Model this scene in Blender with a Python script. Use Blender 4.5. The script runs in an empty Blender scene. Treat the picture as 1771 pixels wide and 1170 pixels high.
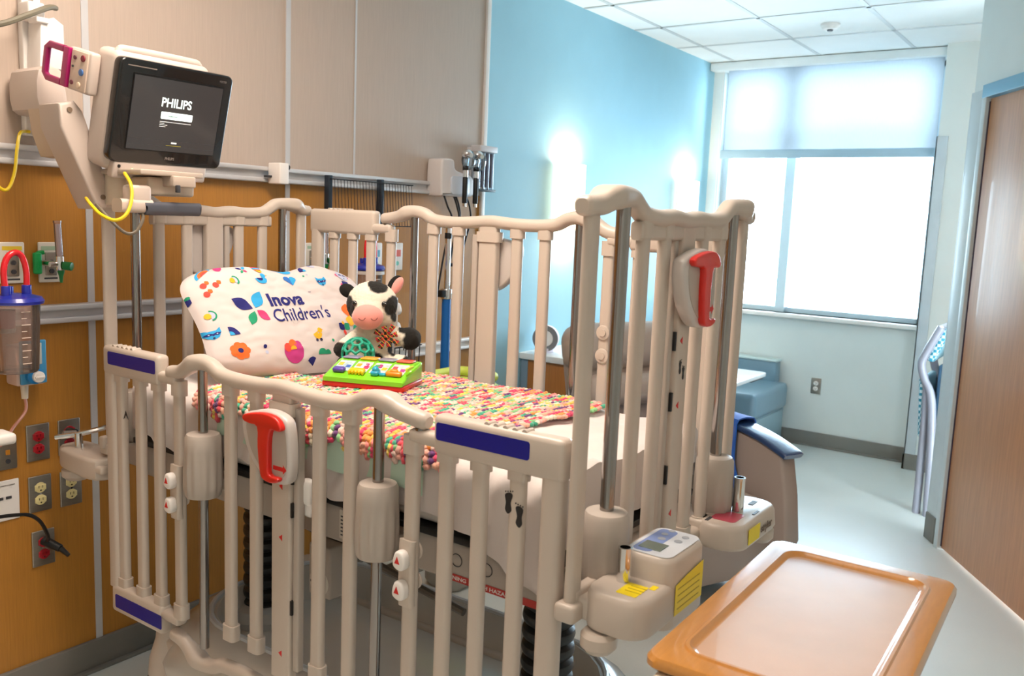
import bpy, bmesh, math, random
from mathutils import Vector, Matrix, Euler
random.seed(7)
PI = math.pi
SC = bpy.context.scene
COL = SC.collection
def V(*a): return Vector(a)

# ------------------------------------------------------------------ materials
def lin(h):
    h = h.lstrip('#'); o = []
    for i in (0, 2, 4):
        c = int(h[i:i+2], 16)/255
        o.append(c/12.92 if c <= .04045 else ((c+.055)/1.055)**2.4)
    return (*o, 1)
MATS = {}
def mat(name, col, rough=.5, metal=0, var=.06, vscale=6, bump=0, bscale=200, stretch=None, coat=0, spec=.5, trans=0, sheen=0, alpha=1, sss=0):
    if name in MATS: return MATS[name]
    m = bpy.data.materials.new(name); m.use_nodes = True; nt = m.node_tree; N = nt.nodes; L = nt.links
    b = N['Principled BSDF']; c = lin(col) if isinstance(col, str) else (*col, 1)
    b.inputs['Roughness'].default_value = rough; b.inputs['Metallic'].default_value = metal
    b.inputs['Specular IOR Level'].default_value = spec; b.inputs['Coat Weight'].default_value = coat
    b.inputs['Transmission Weight'].default_value = trans; b.inputs['Sheen Weight'].default_value = sheen
    b.inputs['Alpha'].default_value = alpha
    tc = N.new('ShaderNodeTexCoord'); mp = N.new('ShaderNodeMapping')
    L.new(tc.outputs['Object'], mp.inputs[0])
    if stretch: mp.inputs['Scale'].default_value = stretch
    nz = N.new('ShaderNodeTexNoise'); nz.inputs['Scale'].default_value = vscale; nz.inputs['Detail'].default_value = 5
    L.new(mp.outputs[0], nz.inputs['Vector'])
    mx = N.new('ShaderNodeMix'); mx.data_type = 'RGBA'
    mx.inputs[6].default_value = tuple(max(0, x*(1-var*2)) for x in c[:3])+(1,)
    mx.inputs[7].default_value = tuple(min(1, x*(1+var*2)) for x in c[:3])+(1,)
    L.new(nz.outputs[0], mx.inputs[0]); L.new(mx.outputs[2], b.inputs['Base Color'])
    if bump:
        n2 = N.new('ShaderNodeTexNoise'); n2.inputs['Scale'].default_value = bscale; n2.inputs['Detail'].default_value = 3
        L.new(mp.outputs[0], n2.inputs['Vector'])
        bp = N.new('ShaderNodeBump'); bp.inputs['Strength'].default_value = bump; bp.inputs['Distance'].default_value = .002
        L.new(n2.outputs[0], bp.inputs['Height']); L.new(bp.outputs[0], b.inputs['Normal'])
    m.diffuse_color = c; MATS[name] = m
    return m
def emis(name, col, strength, base='#ffffff'):
    if name in MATS: return MATS[name]
    m = mat(name, base, .4, var=.01); b = m.node_tree.nodes['Principled BSDF']
    b.inputs['Emission Color'].default_value = lin(col); b.inputs['Emission Strength'].default_value = strength
    return m
def vcol(name, rough=.7, sheen=0, bump=0, bscale=300, attr='Col'):
    m = bpy.data.materials.new(name); m.use_nodes = True; nt = m.node_tree; N = nt.nodes; L = nt.links
    b = N['Principled BSDF']; b.inputs['Roughness'].default_value = rough; b.inputs['Sheen Weight'].default_value = sheen
    a = N.new('ShaderNodeAttribute'); a.attribute_name = attr; L.new(a.outputs['Color'], b.inputs['Base Color'])
    if bump:
        tc = N.new('ShaderNodeTexCoord'); n2 = N.new('ShaderNodeTexNoise'); n2.inputs['Scale'].default_value = bscale
        L.new(tc.outputs['Object'], n2.inputs['Vector'])
        bp = N.new('ShaderNodeBump'); bp.inputs['Strength'].default_value = bump; bp.inputs['Distance'].default_value = .003
        L.new(n2.outputs[0], bp.inputs['Height']); L.new(bp.outputs[0], b.inputs['Normal'])
    return m
def glassmat(name, col='#ffffff', gloss=.08, rough=.02, tint=.97):
    m = bpy.data.materials.new(name); m.use_nodes = True; nt = m.node_tree; N = nt.nodes; L = nt.links
    N.remove(N['Principled BSDF']); out = N['Material Output']
    t = N.new('ShaderNodeBsdfTransparent'); c = lin(col); t.inputs[0].default_value = tuple(x*tint for x in c[:3])+(1,)
    g = N.new('ShaderNodeBsdfGlossy'); g.inputs['Roughness'].default_value = rough
    f = N.new('ShaderNodeFresnel'); f.inputs[0].default_value = 1.45
    mm = N.new('ShaderNodeMath'); mm.operation = 'MULTIPLY_ADD'; mm.inputs[1].default_value = 1; mm.inputs[2].default_value = gloss
    mx = N.new('ShaderNodeMixShader'); L.new(f.outputs[0], mm.inputs[0]); L.new(mm.outputs[0], mx.inputs[0])
    L.new(t.outputs[0], mx.inputs[1]); L.new(g.outputs[0], mx.inputs[2]); L.new(mx.outputs[0], out.inputs[0])
    return m

CRIB = mat('crib_plastic', '#c5b9ad', .38, var=.02, coat=.1)
CRIB2 = mat('crib_housing', '#b4aaa0', .45, var=.02)
STEEL = mat('polished_steel', '#9a9592', .16, 1, var=.03)
STEELB = mat('brushed_steel', '#a9a49b', .38, 1, var=.06, stretch=(1, 1, 30))
CHROME = mat('chrome', '#e0e0e0', .08, 1, var=.01)
NAVY = mat('navy_label', '#0b1188', .35, var=.03)
RED = mat('red_plastic', '#d8261c', .35, var=.03, coat=.2)
BLACK = mat('black_plastic', '#0c0c0e', .45, var=.1)
DARK = mat('dark_grey', '#3a3b40', .5, var=.05)
WHITE = mat('white_plastic', '#eeeae6', .4, var=.02)
OFFW = mat('offwhite_casing', '#c6b8ae', .42, var=.02)
TAUPE_P = mat('taupe_panel', '#bdac9e', .5, var=.05, vscale=40, stretch=(6, 6, .25))
ORANGE_P = mat('maple_panel', '#b27a30', .42, var=.10, vscale=30, stretch=(8, 8, .3))
ALU = mat('aluminium_trim', '#d2d2d4', .35, .25, var=.03)
BLUEW = mat('blue_wall_paint', '#9ccbdb', .6, var=.02, bump=.1, bscale=400)
WALLW = mat('pale_wall_paint', '#dfe6e4', .6, var=.02, bump=.1, bscale=400)
BASEB = mat('grey_vinyl_base', '#77746e', .45, var=.05)
YELLOW = mat('yellow_label', '#f2d800', .4, var=.05)
GREEN = mat('green_plastic', '#0f7a3c', .35, var=.05)
SHEET = mat('white_sheet', '#ddd5d1', .85, var=.02, sheen=.2, bump=.15, bscale=500)
def jarmat():
    m = glassmat('jar_plastic', '#fff4f0', .06, .05, .95); N = m.node_tree.nodes; L = m.node_tree.links; out = N['Material Output']
    old = out.inputs[0].links[0].from_socket; d = N.new('ShaderNodeBsdfDiffuse'); d.inputs[0].default_value = lin('#e6d6cc'); mx = N.new('ShaderNodeMixShader'); mx.inputs[0].default_value = .10
    L.new(old, mx.inputs[1]); L.new(d.outputs[0], mx.inputs[2]); L.new(mx.outputs[0], out.inputs[0]); return m
JARM = jarmat()
CLEAR = glassmat('clear_plastic', '#fff4f0', .05, .05, .9)
WINGL = glassmat('window_glass', '#f4fbff', .02, .01, .99)
TRI_RED = mat('red_print', '#d02020', .5, var=.02)
INK = mat('dark_print', '#1b1a1c', .5, var=.02)

# ------------------------------------------------------------------ mesh builder
class B:
    def __init__(s): s.bm = bmesh.new(); s.mi = 0
    def _add(s, bm, M=None):
        if M is not None: bmesh.ops.transform(bm, matrix=M, verts=bm.verts)
        for f in bm.faces: f.material_index = s.mi
        me = bpy.data.meshes.new('t'); bm.to_mesh(me); bm.free(); s.bm.from_mesh(me); bpy.data.meshes.remove(me)
        return s
    def obox(s, c, size, R=None, bev=0, seg=3):
        bm = bmesh.new(); bmesh.ops.create_cube(bm, size=1)
        bmesh.ops.scale(bm, vec=size, verts=bm.verts)
        if bev:
            bev = min(bev, min(size)*.49)
            bmesh.ops.bevel(bm, geom=bm.edges[:], offset=bev, segments=seg, profile=.5, affect='EDGES')
        M = Matrix.Translation(c) @ (R.to_4x4() if R is not None else Matrix())
        return s._add(bm, M)
    def box(s, x0, x1, y0, y1, z0, z1, bev=0, seg=3):
        return s.obox(((x0+x1)/2, (y0+y1)/2, (z0+z1)/2), (abs(x1-x0), abs(y1-y0), abs(z1-z0)), None, bev, seg)
    def cyl(s, p0, p1, r, r1=None, seg=24, bev=0):
        p0, p1 = Vector(p0), Vector(p1); d = p1-p0; h = d.length
        bm = bmesh.new()
        bmesh.ops.create_cone(bm, cap_ends=True, segments=seg, radius1=r, radius2=r if r1 is None else r1, depth=h)
        if bev:
            es = [e for e in bm.edges if all(abs(abs(v.co.z)-h/2) < 1e-6 for v in e.verts)]
            bmesh.ops.bevel(bm, geom=es, offset=bev, segments=3, profile=.5, affect='EDGES')
        q = Vector((0, 0, 1)).rotation_difference(d.normalized())
        return s._add(bm, Matrix.Translation((p0+p1)/2) @ q.to_matrix().to_4x4())
    def ell(s, c, r, R=None, sub=3):
        bm = bmesh.new(); bmesh.ops.create_icosphere(bm, subdivisions=sub, radius=1)
        bmesh.ops.scale(bm, vec=r if hasattr(r, '__len__') else (r, r, r), verts=bm.verts)
        return s._add(bm, Matrix.Translation(c) @ (R.to_4x4() if R is not None else Matrix()))
    def sweep(s, pts, sec, side=None, closed=False, cap=True):
        """sweep a 2D section (list of (a,b), or function of the path parameter) along pts"""
        pts = [Vector(p) for p in pts]; n = len(pts); bm = bmesh.new(); rings = []
        prev = None
        for i, p in enumerate(pts):
            a = pts[(i-1) % n] if (closed or i > 0) else p; b = pts[(i+1) % n] if (closed or i < n-1) else p
            t = (b-a).normalized()
            if side is not None: sd = Vector(side); sd = (sd-t*sd.dot(t)).normalized()
            else:
                if prev is None:
                    ref = Vector((0, 0, 1)) if abs(t.z) < .9 else Vector((1, 0, 0)); sd = t.cross(ref).normalized()
                else: sd = (prev-t*prev.dot(t)).normalized()
                prev = sd
            up = t.cross(sd)
            sc = sec(i/(n-1)) if callable(sec) else sec
            rings.append([bm.verts.new(p+sd*u+up*v) for u, v in sc])
        m = len(rings[0])
        for i in range(n if closed else n-1):
            r0, r1 = rings[i], rings[(i+1) % n]
            for j in range(m): bm.faces.new((r0[j], r0[(j+1) % m], r1[(j+1) % m], r1[j]))
        if cap and not closed: bm.faces.new(rings[0][::-1]); bm.faces.new(rings[-1])
        bmesh.ops.recalc_face_normals(bm, faces=bm.faces)
        return s._add(bm)
    def tube(s, pts, r, seg=10, smooth=0, closed=False):
        if smooth: pts = spline(pts, smooth, closed)
        return s.sweep(pts, [(r*math.cos(2*PI*k/seg), r*math.sin(2*PI*k/seg)) for k in range(seg)], None, closed)
    def lathe(s, prof, o, axis=(0, 0, 1), seg=32, fn=None):
        bm = bmesh.new(); rings = []
        for r, z in prof:
            if r < 1e-6: rings.append([bm.verts.new((0, 0, z))]); continue
            ring = []
            for k in range(seg):
                a = 2*PI*k/seg; rr = r*(fn(a, z) if fn else 1)
                ring.append(bm.verts.new((rr*math.cos(a), rr*math.sin(a), z)))
            rings.append(ring)
        for r0, r1 in zip(rings, rings[1:]):
            for k in range(seg):
                a, b = k, (k+1) % seg
                if len(r0) == 1 and len(r1) == 1: continue
                if len(r0) == 1: bm.faces.new((r0[0], r1[b], r1[a]))
                elif len(r1) == 1: bm.faces.new((r0[a], r0[b], r1[0]))
                else: bm.faces.new((r0[a], r0[b], r1[b], r1[a]))
        if len(rings[0]) > 1: bm.faces.new(rings[0][::-1])
        if len(rings[-1]) > 1: bm.faces.new(rings[-1])
        bmesh.ops.recalc_face_normals(bm, faces=bm.faces)
        q = Vector((0, 0, 1)).rotation_difference(Vector(axis).normalized())
        return s._add(bm, Matrix.Translation(o) @ q.to_matrix().to_4x4())
    def prism(s, poly, to3, depth, bev=0, seg=2):
        """poly in 2D, to3(a,b)->point, depth: vector"""
        bm = bmesh.new(); d = Vector(depth)
        p0 = [bm.verts.new(Vector(to3(*p))) for p in poly]; p1 = [bm.verts.new(v.co+d) for v in p0]
        n = len(poly); bm.faces.new(p0); bm.faces.new(p1[::-1])
        for i in range(n): bm.faces.new((p0[i], p0[(i+1) % n], p1[(i+1) % n], p1[i]))
        bmesh.ops.recalc_face_normals(bm, faces=bm.faces)
        if bev:
            caps = [e for e in bm.edges if (e.verts[0] in p0) == (e.verts[1] in p0)]
            bmesh.ops.bevel(bm, geom=caps, offset=bev, segments=seg, profile=.5, affect='EDGES')
        return s._add(bm)
    def text(s, txt, size, M, ext=.0004, bold=0, sx=1, align='LEFT', conform=None, sub=0):
        cu = bpy.data.curves.new('t', 'FONT'); cu.body = txt; cu.size = size; cu.extrude = ext; cu.offset = bold; cu.align_x = align
        cu.resolution_u = 4
        o = bpy.data.objects.new('t', cu); COL.objects.link(o); bpy.context.view_layer.update()
        me = bpy.data.meshes.new_from_object(o.evaluated_get(bpy.context.evaluated_depsgraph_get()))
        bm = bmesh.new(); bm.from_mesh(me); bpy.data.objects.remove(o); bpy.data.curves.remove(cu); bpy.data.meshes.remove(me)
        if sx != 1: bmesh.ops.scale(bm, vec=(sx, 1, 1), verts=bm.verts)
        if sub:
            bmesh.ops.triangulate(bm, faces=bm.faces)
            for _ in range(sub):
                es = [e for e in bm.edges if e.calc_length() > .006]
                if es: bmesh.ops.subdivide_edges(bm, edges=es, cuts=1)
                bmesh.ops.triangulate(bm, faces=bm.faces)
        if conform:
            for v in bm.verts: v.co = conform(v.co.x, v.co.y, v.co.z)
            return s._add(bm)
        return s._add(bm, M)
def spline(pts, k=8, closed=False):
    P = [Vector(p) for p in pts]; n = len(P); out = []
    for i in range(n if closed else n-1):
        g = (lambda j: P[j % n]) if closed else (lambda j: P[max(0, min(n-1, j))])
        a, b, c, d = g(i-1), g(i), g(i+1), g(i+2)
        for t in range(k):
            t /= k; out.append(.5*((2*b)+(c-a)*t+(2*a-5*b+4*c-d)*t*t+(3*b-a-3*c+d)*t**3))
    if not closed: out.append(P[-1])
    return out
def rsec(w, h, r=None, k=4):
    """rounded-rectangle section, w across (side), h up"""
    r = min(w, h)*.49 if r is None else r; o = []
    for cx, cy, a0 in ((w/2-r, h/2-r, 0), (-w/2+r, h/2-r, 90), (-w/2+r, -h/2+r, 180), (w/2-r, -h/2+r, 270)):
        for j in range(k+1):
            a = math.radians(a0+90*j/k); o.append((cx+r*math.cos(a), cy+r*math.sin(a)))
    return o
def rrect(w, h, r, k=5, cx=0, cy=0):
    return [(a+cx, b+cy) for a, b in rsec(w, h, r, k)]
def rootM(o):
    M = Matrix()
    while o is not None: M = o.matrix_basis @ M; o = o.parent
    return M
def finish(name, b, m, parent=None, local=False, smooth=True, mod=None):
    if isinstance(m, (list, tuple)): ms = m
    else: ms = [m]
    me = bpy.data.meshes.new(name)
    bm = b.bm
    if parent is not None and not local: bmesh.ops.transform(bm, matrix=rootM(parent).inverted(), verts=bm.verts)
    bm.to_mesh(me); bm.free()
    for x in ms: me.materials.append(x)
    o = bpy.data.objects.new(name, me); COL.objects.link(o)
    if parent is not None: o.parent = parent
    if smooth:
        for p in me.polygons: p.use_smooth = True
        me.set_sharp_from_angle(angle=math.radians(38))
    return o
def thing(name, label, cat, loc, group=None, rot=None):
    o = bpy.data.objects.new(name, None); COL.objects.link(o); o.location = loc; o.empty_display_size = .05
    if rot is not None: o.rotation_euler = rot.to_euler() if isinstance(rot, Matrix) else rot
    return tag(o, label, cat, group)
def tag(o, label, cat, group=None):
    o['label'] = label; o['category'] = cat
    if group: o['group'] = group
    return o
def top(name, b, m, label, cat, loc=(0, 0, 0), group=None, smooth=True):
    o = finish(name, b, m, None, smooth=smooth)
    o.data.transform(Matrix.Translation(-Vector(loc))); o.location = loc
    return tag(o, label, cat, group)
def struct(name, b, m, parent=None, smooth=False):
    o = finish(name, b, m, parent, smooth=smooth)
    if parent is None: o['kind'] = 'structure'
    return o

# ------------------------------------------------------------------ camera
f_, a_, b_, c_ = 1509.135, .611148, .13508, .0408578
fwd = V(math.cos(a_)*math.cos(b_), math.sin(a_)*math.cos(b_), -math.sin(b_))
r0 = V(math.sin(a_), -math.cos(a_), 0); u0 = r0.cross(fwd)
right = r0*math.cos(c_)+u0*math.sin(c_); up = u0*math.cos(c_)-r0*math.sin(c_)
cam = bpy.data.cameras.new('camera'); co = bpy.data.objects.new('camera', cam); COL.objects.link(co)
co.matrix_world = Matrix(((right.x, up.x, -fwd.x, 0), (right.y, up.y, -fwd.y, 0), (right.z, up.z, -fwd.z, 1.55), (0, 0, 0, 1)))
cam.sensor_width = 36; cam.lens = f_*36/1771; cam.clip_start = .05
cam.dof.use_dof = True; cam.dof.focus_distance = 2.45; cam.dof.aperture_fstop = 5.6
SC.camera = co

# ------------------------------------------------------------------ room
ZC = 2.76
def floor_mat():
    m = mat('vinyl_floor', '#d8dcd9', .30, var=.03, vscale=3)
    N = m.node_tree.nodes; L = m.node_tree.links; b = N['Principled BSDF']
    v = N.new('ShaderNodeTexVoronoi'); v.inputs['Scale'].default_value = 160
    tc = [n for n in N if n.type == 'TEX_COORD'][0]; L.new(tc.outputs['Object'], v.inputs['Vector'])
    old = b.inputs['Base Color'].links[0].from_socket
    cr = N.new('ShaderNodeValToRGB'); cr.color_ramp.elements[0].color = (.80, .80, .80, 1); cr.color_ramp.elements[1].color = (1, 1, 1, 1); cr.color_ramp.elements[1].position = .25
    L.new(v.outputs['Distance'], cr.inputs[0])
    mx = N.new('ShaderNodeMix'); mx.data_type = 'RGBA'; mx.blend_type = 'MULTIPLY'; mx.inputs[0].default_value = .5
    L.new(old, mx.inputs[6]); L.new(cr.outputs[0], mx.inputs[7]); L.new(mx.outputs[2], b.inputs['Base Color'])
    return m
b = B(); b.box(-1.9, 6.6, -2.4, 2.9, -.1, 0); struct('floor', b, floor_mat())
CEIL = mat('ceiling_tile', '#f1f4f4', .8, var=.02, bump=.4, bscale=500)
b = B(); b.box(-1.9, 6.6, -2.4, 2.9, ZC, ZC+.1); ce = struct('ceiling', b, CEIL)
b = B()
for k in range(9):
    y = 2.52-.61*k
    if y > -2.2: b.box(-1.8, 6.37, y-.012, y+.012, ZC-.004, ZC+.001)
for k in range(14):
    x = 6.31-.622*k
    if x > -1.7: b.box(x-.012, x+.012, -2.2, 2.7, ZC-.004, ZC+.001)
finish('tee_grid', b, mat('ceiling_grid', '#c9cdce', .5), ce, smooth=False)
# left wall: blue paint, with wall panels in front of the near part
b = B(); b.box(-1.9, 6.6, 2.705, 2.9, 0, ZC); wl = struct('wall_left', b, BLUEW)
seams = [-1.8, -.09, .70, 1.49, 2.28, 2.633, 3.51]
for x0, x1 in zip(seams, seams[1:]):
    b = B(); b.box(x0+.004, x1-.004, 2.685, 2.705, 1.70, ZC); finish('upper_panel', b, TAUPE_P, wl, smooth=False)
for x0, x1 in zip((-1.8, -.09, .70, 1.49, 2.28), (-.09, .70, 1.49, 2.28, 3.51)):
    b = B(); b.box(x0+.004, x1-.004, 2.685, 2.705, .10, 1.66); finish('lower_panel', b, ORANGE_P, wl, smooth=False)
b = B()
for x in (-.09, .70, 1.49, 2.28): b.box(x-.011, x+.011, 2.681, 2.704, .10, ZC)
b.box(2.628, 2.638, 2.683, 2.704, 1.70, ZC)
finish('seam_strip', b, ALU, wl, smooth=False)
b = B(); b.box(3.50, 3.53, 2.672, 2.706, .10, ZC, .003); finish('edge_trim', b, WHITE, wl)
def rail(n, x0, x1, z0, z1, m=ALU):
    b = B(); h = z1-z0
    b.box(x0, x1, 2.672, 2.686, z0, z1); b.box(x0, x1, 2.652, 2.680, z1-h*.3, z1, .005)
    b.box(x0, x1, 2.655, 2.680, z0, z0+h*.3, .005)
    return struct(n, b, m, smooth=True)
rail('trim_1', -1.8, 3.33, 1.65, 1.708); rail('trim_2', -1.8, 2.10, 1.178, 1.235); rail('trim_3', 2.75, 3.47, .90, .955, WHITE)
b = B(); b.box(3.455, 3.49, 2.648, 2.684, .897, .958, .004); finish('rail_end_cap', b, WHITE, bpy.data.objects['trim_3'])
b = B(); b.box(-1.8, 6.37, 2.672, 2.7, 0, .105, .003); b.box(-1.8, 6.37, 2.655, 2.69, 0, .012, .004); struct('baseboard_left', b, BASEB, smooth=True)
# window wall with opening
WX, WY0, WY1, WZ0, WZ1 = 6.37, 1.12, 2.62, .95, 2.70
b = B(); b.box(WX, WX+.22, .2, 2.9, 0, WZ0); b.box(WX, WX+.22, .2, 2.9, WZ1, ZC); b.box(WX, WX+.22, WY1, 2.9, WZ0, WZ1); b.box(WX, WX+.22, .2, WY0, WZ0, WZ1)
struct('wall_back', b, WALLW)
b = B(); b.box(6.20, 6.37, .3, 1.09, 0, ZC); struct('wall_pier', b, WALLW)
b = B(); b.box(WX-.016, WX, 1.09, 2.69, 0, .105, .003); b.box(6.184, 6.2, .3, 1.106, 0, .105, .003); b.box(6.184, 6.37, 1.09, 1.106, 0, .105, .003)
b.box(WX-.03, WX, 1.09, 2.69, 0, .012, .004); struct('baseboard_back', b, BASEB, smooth=True)
b = B(); b.box(WX-.05, WX+.14, WY0-.02, WY1+.03, WZ0-.03, WZ0, .006); struct('trim_4', b, WHITE, smooth=True)
# window
wn = bpy.data.objects.new('window_1', None); wn.location = (WX+.12, 1.87, WZ0); COL.objects.link(wn); wn['kind'] = 'structure'
FR = mat('window_frame_paint', '#cfe2ec', .4, 0, var=.02)
b = B(); x0, x1 = WX+.10, WX+.16
b.box(x0, x1, WY0, WY0+.035, WZ0, WZ1); b.box(x0, x1, WY1-.035, WY1, WZ0, WZ1); b.box(x0, x1, WY0, WY1, WZ0, WZ0+.035); b.box(x0, x1, WY0, WY1, WZ1-.035, WZ1)
b.box(x0-.04, x1, 2.06, 2.13, WZ0, WZ1); b.box(x0, x1, WY0, WY1, 2.13, 2.17)
finish('window_frame', b, FR, wn, smooth=False)
for ya, yb in ((WY0+.035, 2.06), (2.13, WY1-.035)):
    b = B(); b.box(WX+.128, WX+.132, ya, yb, WZ0+.035, WZ1-.035); finish('pane', b, WINGL, wn, smooth=False)
# roller shade
def shade_mat():
    m = bpy.data.materials.new('shade_fabric'); m.use_nodes = True; nt = m.node_tree; N = nt.nodes; L = nt.links
    N.remove(N['Principled BSDF']); out = N['Material Output']
    tc = N.new('ShaderNodeTexCoord'); mp = N.new('ShaderNodeMapping'); mp.inputs['Scale'].default_value = (1, 90, 14)
    nz = N.new('ShaderNodeTexNoise'); nz.inputs['Scale'].default_value = 2; nz.inputs['Detail'].default_value = 4
    L.new(tc.outputs['Object'], mp.inputs[0]); L.new(mp.outputs[0], nz.inputs[0])
    cr = N.new('ShaderNodeValToRGB'); cr.color_ramp.elements[0].color = (.49, .52, .545, 1); cr.color_ramp.elements[1].color = (.57, .60, .625, 1)
    L.new(nz.outputs[0], cr.inputs[0])
    d = N.new('ShaderNodeBsdfDiffuse'); t = N.new('ShaderNodeBsdfTranslucent'); tr = N.new('ShaderNodeBsdfTransparent')
    L.new(cr.outputs[0], d.inputs[0]); L.new(cr.outputs[0], t.inputs[0])
    m1 = N.new('ShaderNodeMixShader'); m1.inputs[0].default_value = .72; L.new(d.outputs[0], m1.inputs[1]); L.new(t.outputs[0], m1.inputs[2])
    m2 = N.new('ShaderNodeMixShader'); m2.inputs[0].default_value = .015; L.new(m1.outputs[0], m2.inputs[1]); L.new(tr.outputs[0], m2.inputs[2])
    L.new(m2.outputs[0], out.inputs[0]); return m
sh = thing('roller_shade', 'pale grey roller shade pulled halfway down over the window', 'shade', (6.33, 1.85, 2.74))
b = B(); b.box(6.329, 6.331, 1.12, 2.575, 2.12, 2.70); finish('shade_fabric', b, shade_mat(), sh, smooth=False)
b = B(); b.box(6.322, 6.338, 1.118, 2.60, 2.065, 2.125, .004); finish('hem_bar', b, mat('hem_grey', '#a4bccb', .5), sh)
b = B(); b.box(6.27, 6.37, 1.09, 2.70, 2.70, 2.755, .006); finish('valance', b, mat('valance_white', '#e9eeee', .45), sh)
b = B(); b.tube([(6.315, 2.61, 2.70), (6.315, 2.612, 1.3)], .003, 6); finish('pull_chain', b, WHITE, sh)
# outlet on window wall
def wall_outlet(nm, c, u, n, label, face, plate=STEELB, w=.07, h=.115, kind='duplex', group=None):
    """c centre on the wall, u horizontal unit, n outward normal"""
    c, u, n = Vector(c), Vector(u), Vector(n); z = V(0, 0, 1)
    t = thing(nm, label, 'outlet', c, group)
    R = Matrix((u, n, z)).transposed()
    b = B(); b.obox(c+n*.003, (w, .006, h), R, .003); finish('cover_plate', b, plate, t)
    for s in (-1, 1):
        b = B(); cc = c+n*.007+z*(s*.0195)
        b.cyl(cc-n*.003, cc+n*.002, .0165, seg=20, bev=.001); b.obox(cc, (.034, .006, .018), R, .002); o = finish('receptacle', b, face, t)
        b = B()
        for dx in (-.0055, .0055): b.obox(cc+n*.0025+u*dx+z*.003, (.0022, .001, .008), R)
        b.cyl(cc+n*.002-z*.008, cc+n*.003-z*.008, .0026, seg=8); finish('slot', b, BLACK, o, smooth=False)
    b = B(); b.cyl(c+n*.005, c+n*.0085, .003, seg=10); finish('screw', b, CHROME, t)
    return t
wall_outlet('wall_outlet', (WX, 1.76, .445), (0, 1, 0), (-1, 0, 0), 'steel wall outlet on the pale wall below the window', WHITE)
# pier corner guard
b = B(); b.box(6.190, 6.2, 1.03, 1.10, .105, 2.185, .002); b.box(6.19, 6.255, 1.09, 1.10, .105, 2.185, .002); struct('trim_5', b, mat('corner_guard', '#c3ccd2', .4), smooth=True)
# angled wall with wood door
dv = V(-.854, -.52, 0).normalized(); nv = V(-.52, .854, 0).normalized(); c0 = V(4.70, .624, 0)
Rd = Matrix((dv, nv, V(0, 0, 1))).transposed()
def aw(b, s0, s1, d0, d1, z0, z1, bev=0):
    c = c0+dv*((s0+s1)/2)+nv*((d0+d1)/2)+V(0, 0, (z0+z1)/2); b.obox(c, (abs(s1-s0), abs(d1-d0), abs(z1-z0)), Rd, bev)
DH = 2.205; DS0, DS1 = .0, 1.22
b = B(); aw(b, -.165, DS0-.03, -.14, 0, 0, ZC); aw(b, DS1+.05, 3.5, -.14, 0, 0, ZC); aw(b, DS0-.03, DS1+.05, -.14, 0, DH+.06, ZC)
struct('wall_right', b, WALLW)
b = B(); b.box(4.9, 6.22, .18, .3, 0, ZC); struct('wall_alcove', b, WALLW)
b = B(); aw(b, -.175, -.06, 0, .012, 0, .135, .002); aw(b, -.175, -.163, -.14, .012, 0, .135, .002); aw(b, DS1+.06, 3.4, 0, .012, 0, .105, .002); struct('baseboard_right', b, BASEB, smooth=True)
b = B(); aw(b, -.18, -.055, 0, .006, .135, 2.25, .002); aw(b, -.180, -.165, -.09, .006, .135, 2.25, .002); struct('trim_6', b, mat('corner_guard2', '#ccd4d6', .4), smooth=True)
FRB = mat('door_frame_blue', '#6fa3bd', .4, var=.02)
b = B(); aw(b, -.03, DS1+.05, -.14, .022, DH, DH+.06, .002); struct('trim_7', b, FRB, smooth=True)
b = B(); aw(b, -.03, .012, -.14, .02, 0, DH, .002); struct('trim_8', b, bpy.data.materials['corner_guard2'], smooth=True)
b = B(); aw(b, DS1-.012, DS1+.05, -.14, .02, 0, DH, .002); struct('trim_9', b, bpy.data.materials['corner_guard2'], smooth=True)
DOORW = mat('door_veneer', '#c08860', .38, var=.12, vscale=14, stretch=(5, 5, .35), coat=.15)
dr = bpy.data.objects.new('door_1', None); dr.location = c0+dv*.6; COL.objects.link(dr); dr['kind'] = 'structure'
b = B(); aw(b, .016, DS1-.016, -.045, .0, .012, DH-.006, .002); finish('door_leaf', b, DOORW, dr)
b = B(); aw(b, .013, .020, -.03, .004, .02, DH-.02); finish('door_edge', b, mat('dark_seal', '#3b2f45', .5), dr)
b = B(); p = c0+dv*(DS1-.09)+V(0, 0, 1.0); b.cyl(p, p+nv*.06, .012); b.tube([p+nv*.055, p+nv*.055-dv*.12], .009); b.cyl(p, p+nv*.008, .03); finish('door_handle', b, STEELB, dr)
# unseen sides of the room
b = B(); b.box(-1.95, -1.8, -2.4, 2.9, 0, ZC); struct('wall_front', b, WALLW)
b = B(); b.box(-1.9, 2.2, -2.4, -2.25, 0, ZC); struct('wall_near', b, WALLW)
b = B(); b.box(1.7, 2.2, -2.3, -1.0, 0, ZC); struct('wall_corner', b, WALLW)
# ceiling detector
t = thing('smoke_detector', 'small round white detector on the ceiling tiles', 'detector', (5.39, 1.59, ZC))
b = B(); b.lathe([(.055, 0), (.055, -.012), (.04, -.03), (0, -.034)], (5.39, 1.59, ZC)); finish('housing', b, WHITE, t)
b = B(); b.lathe([(.018, -.033), (.016, -.04), (0, -.041)], (5.39, 1.59, ZC)); finish('sensor_cap', b, DARK, t)

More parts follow.
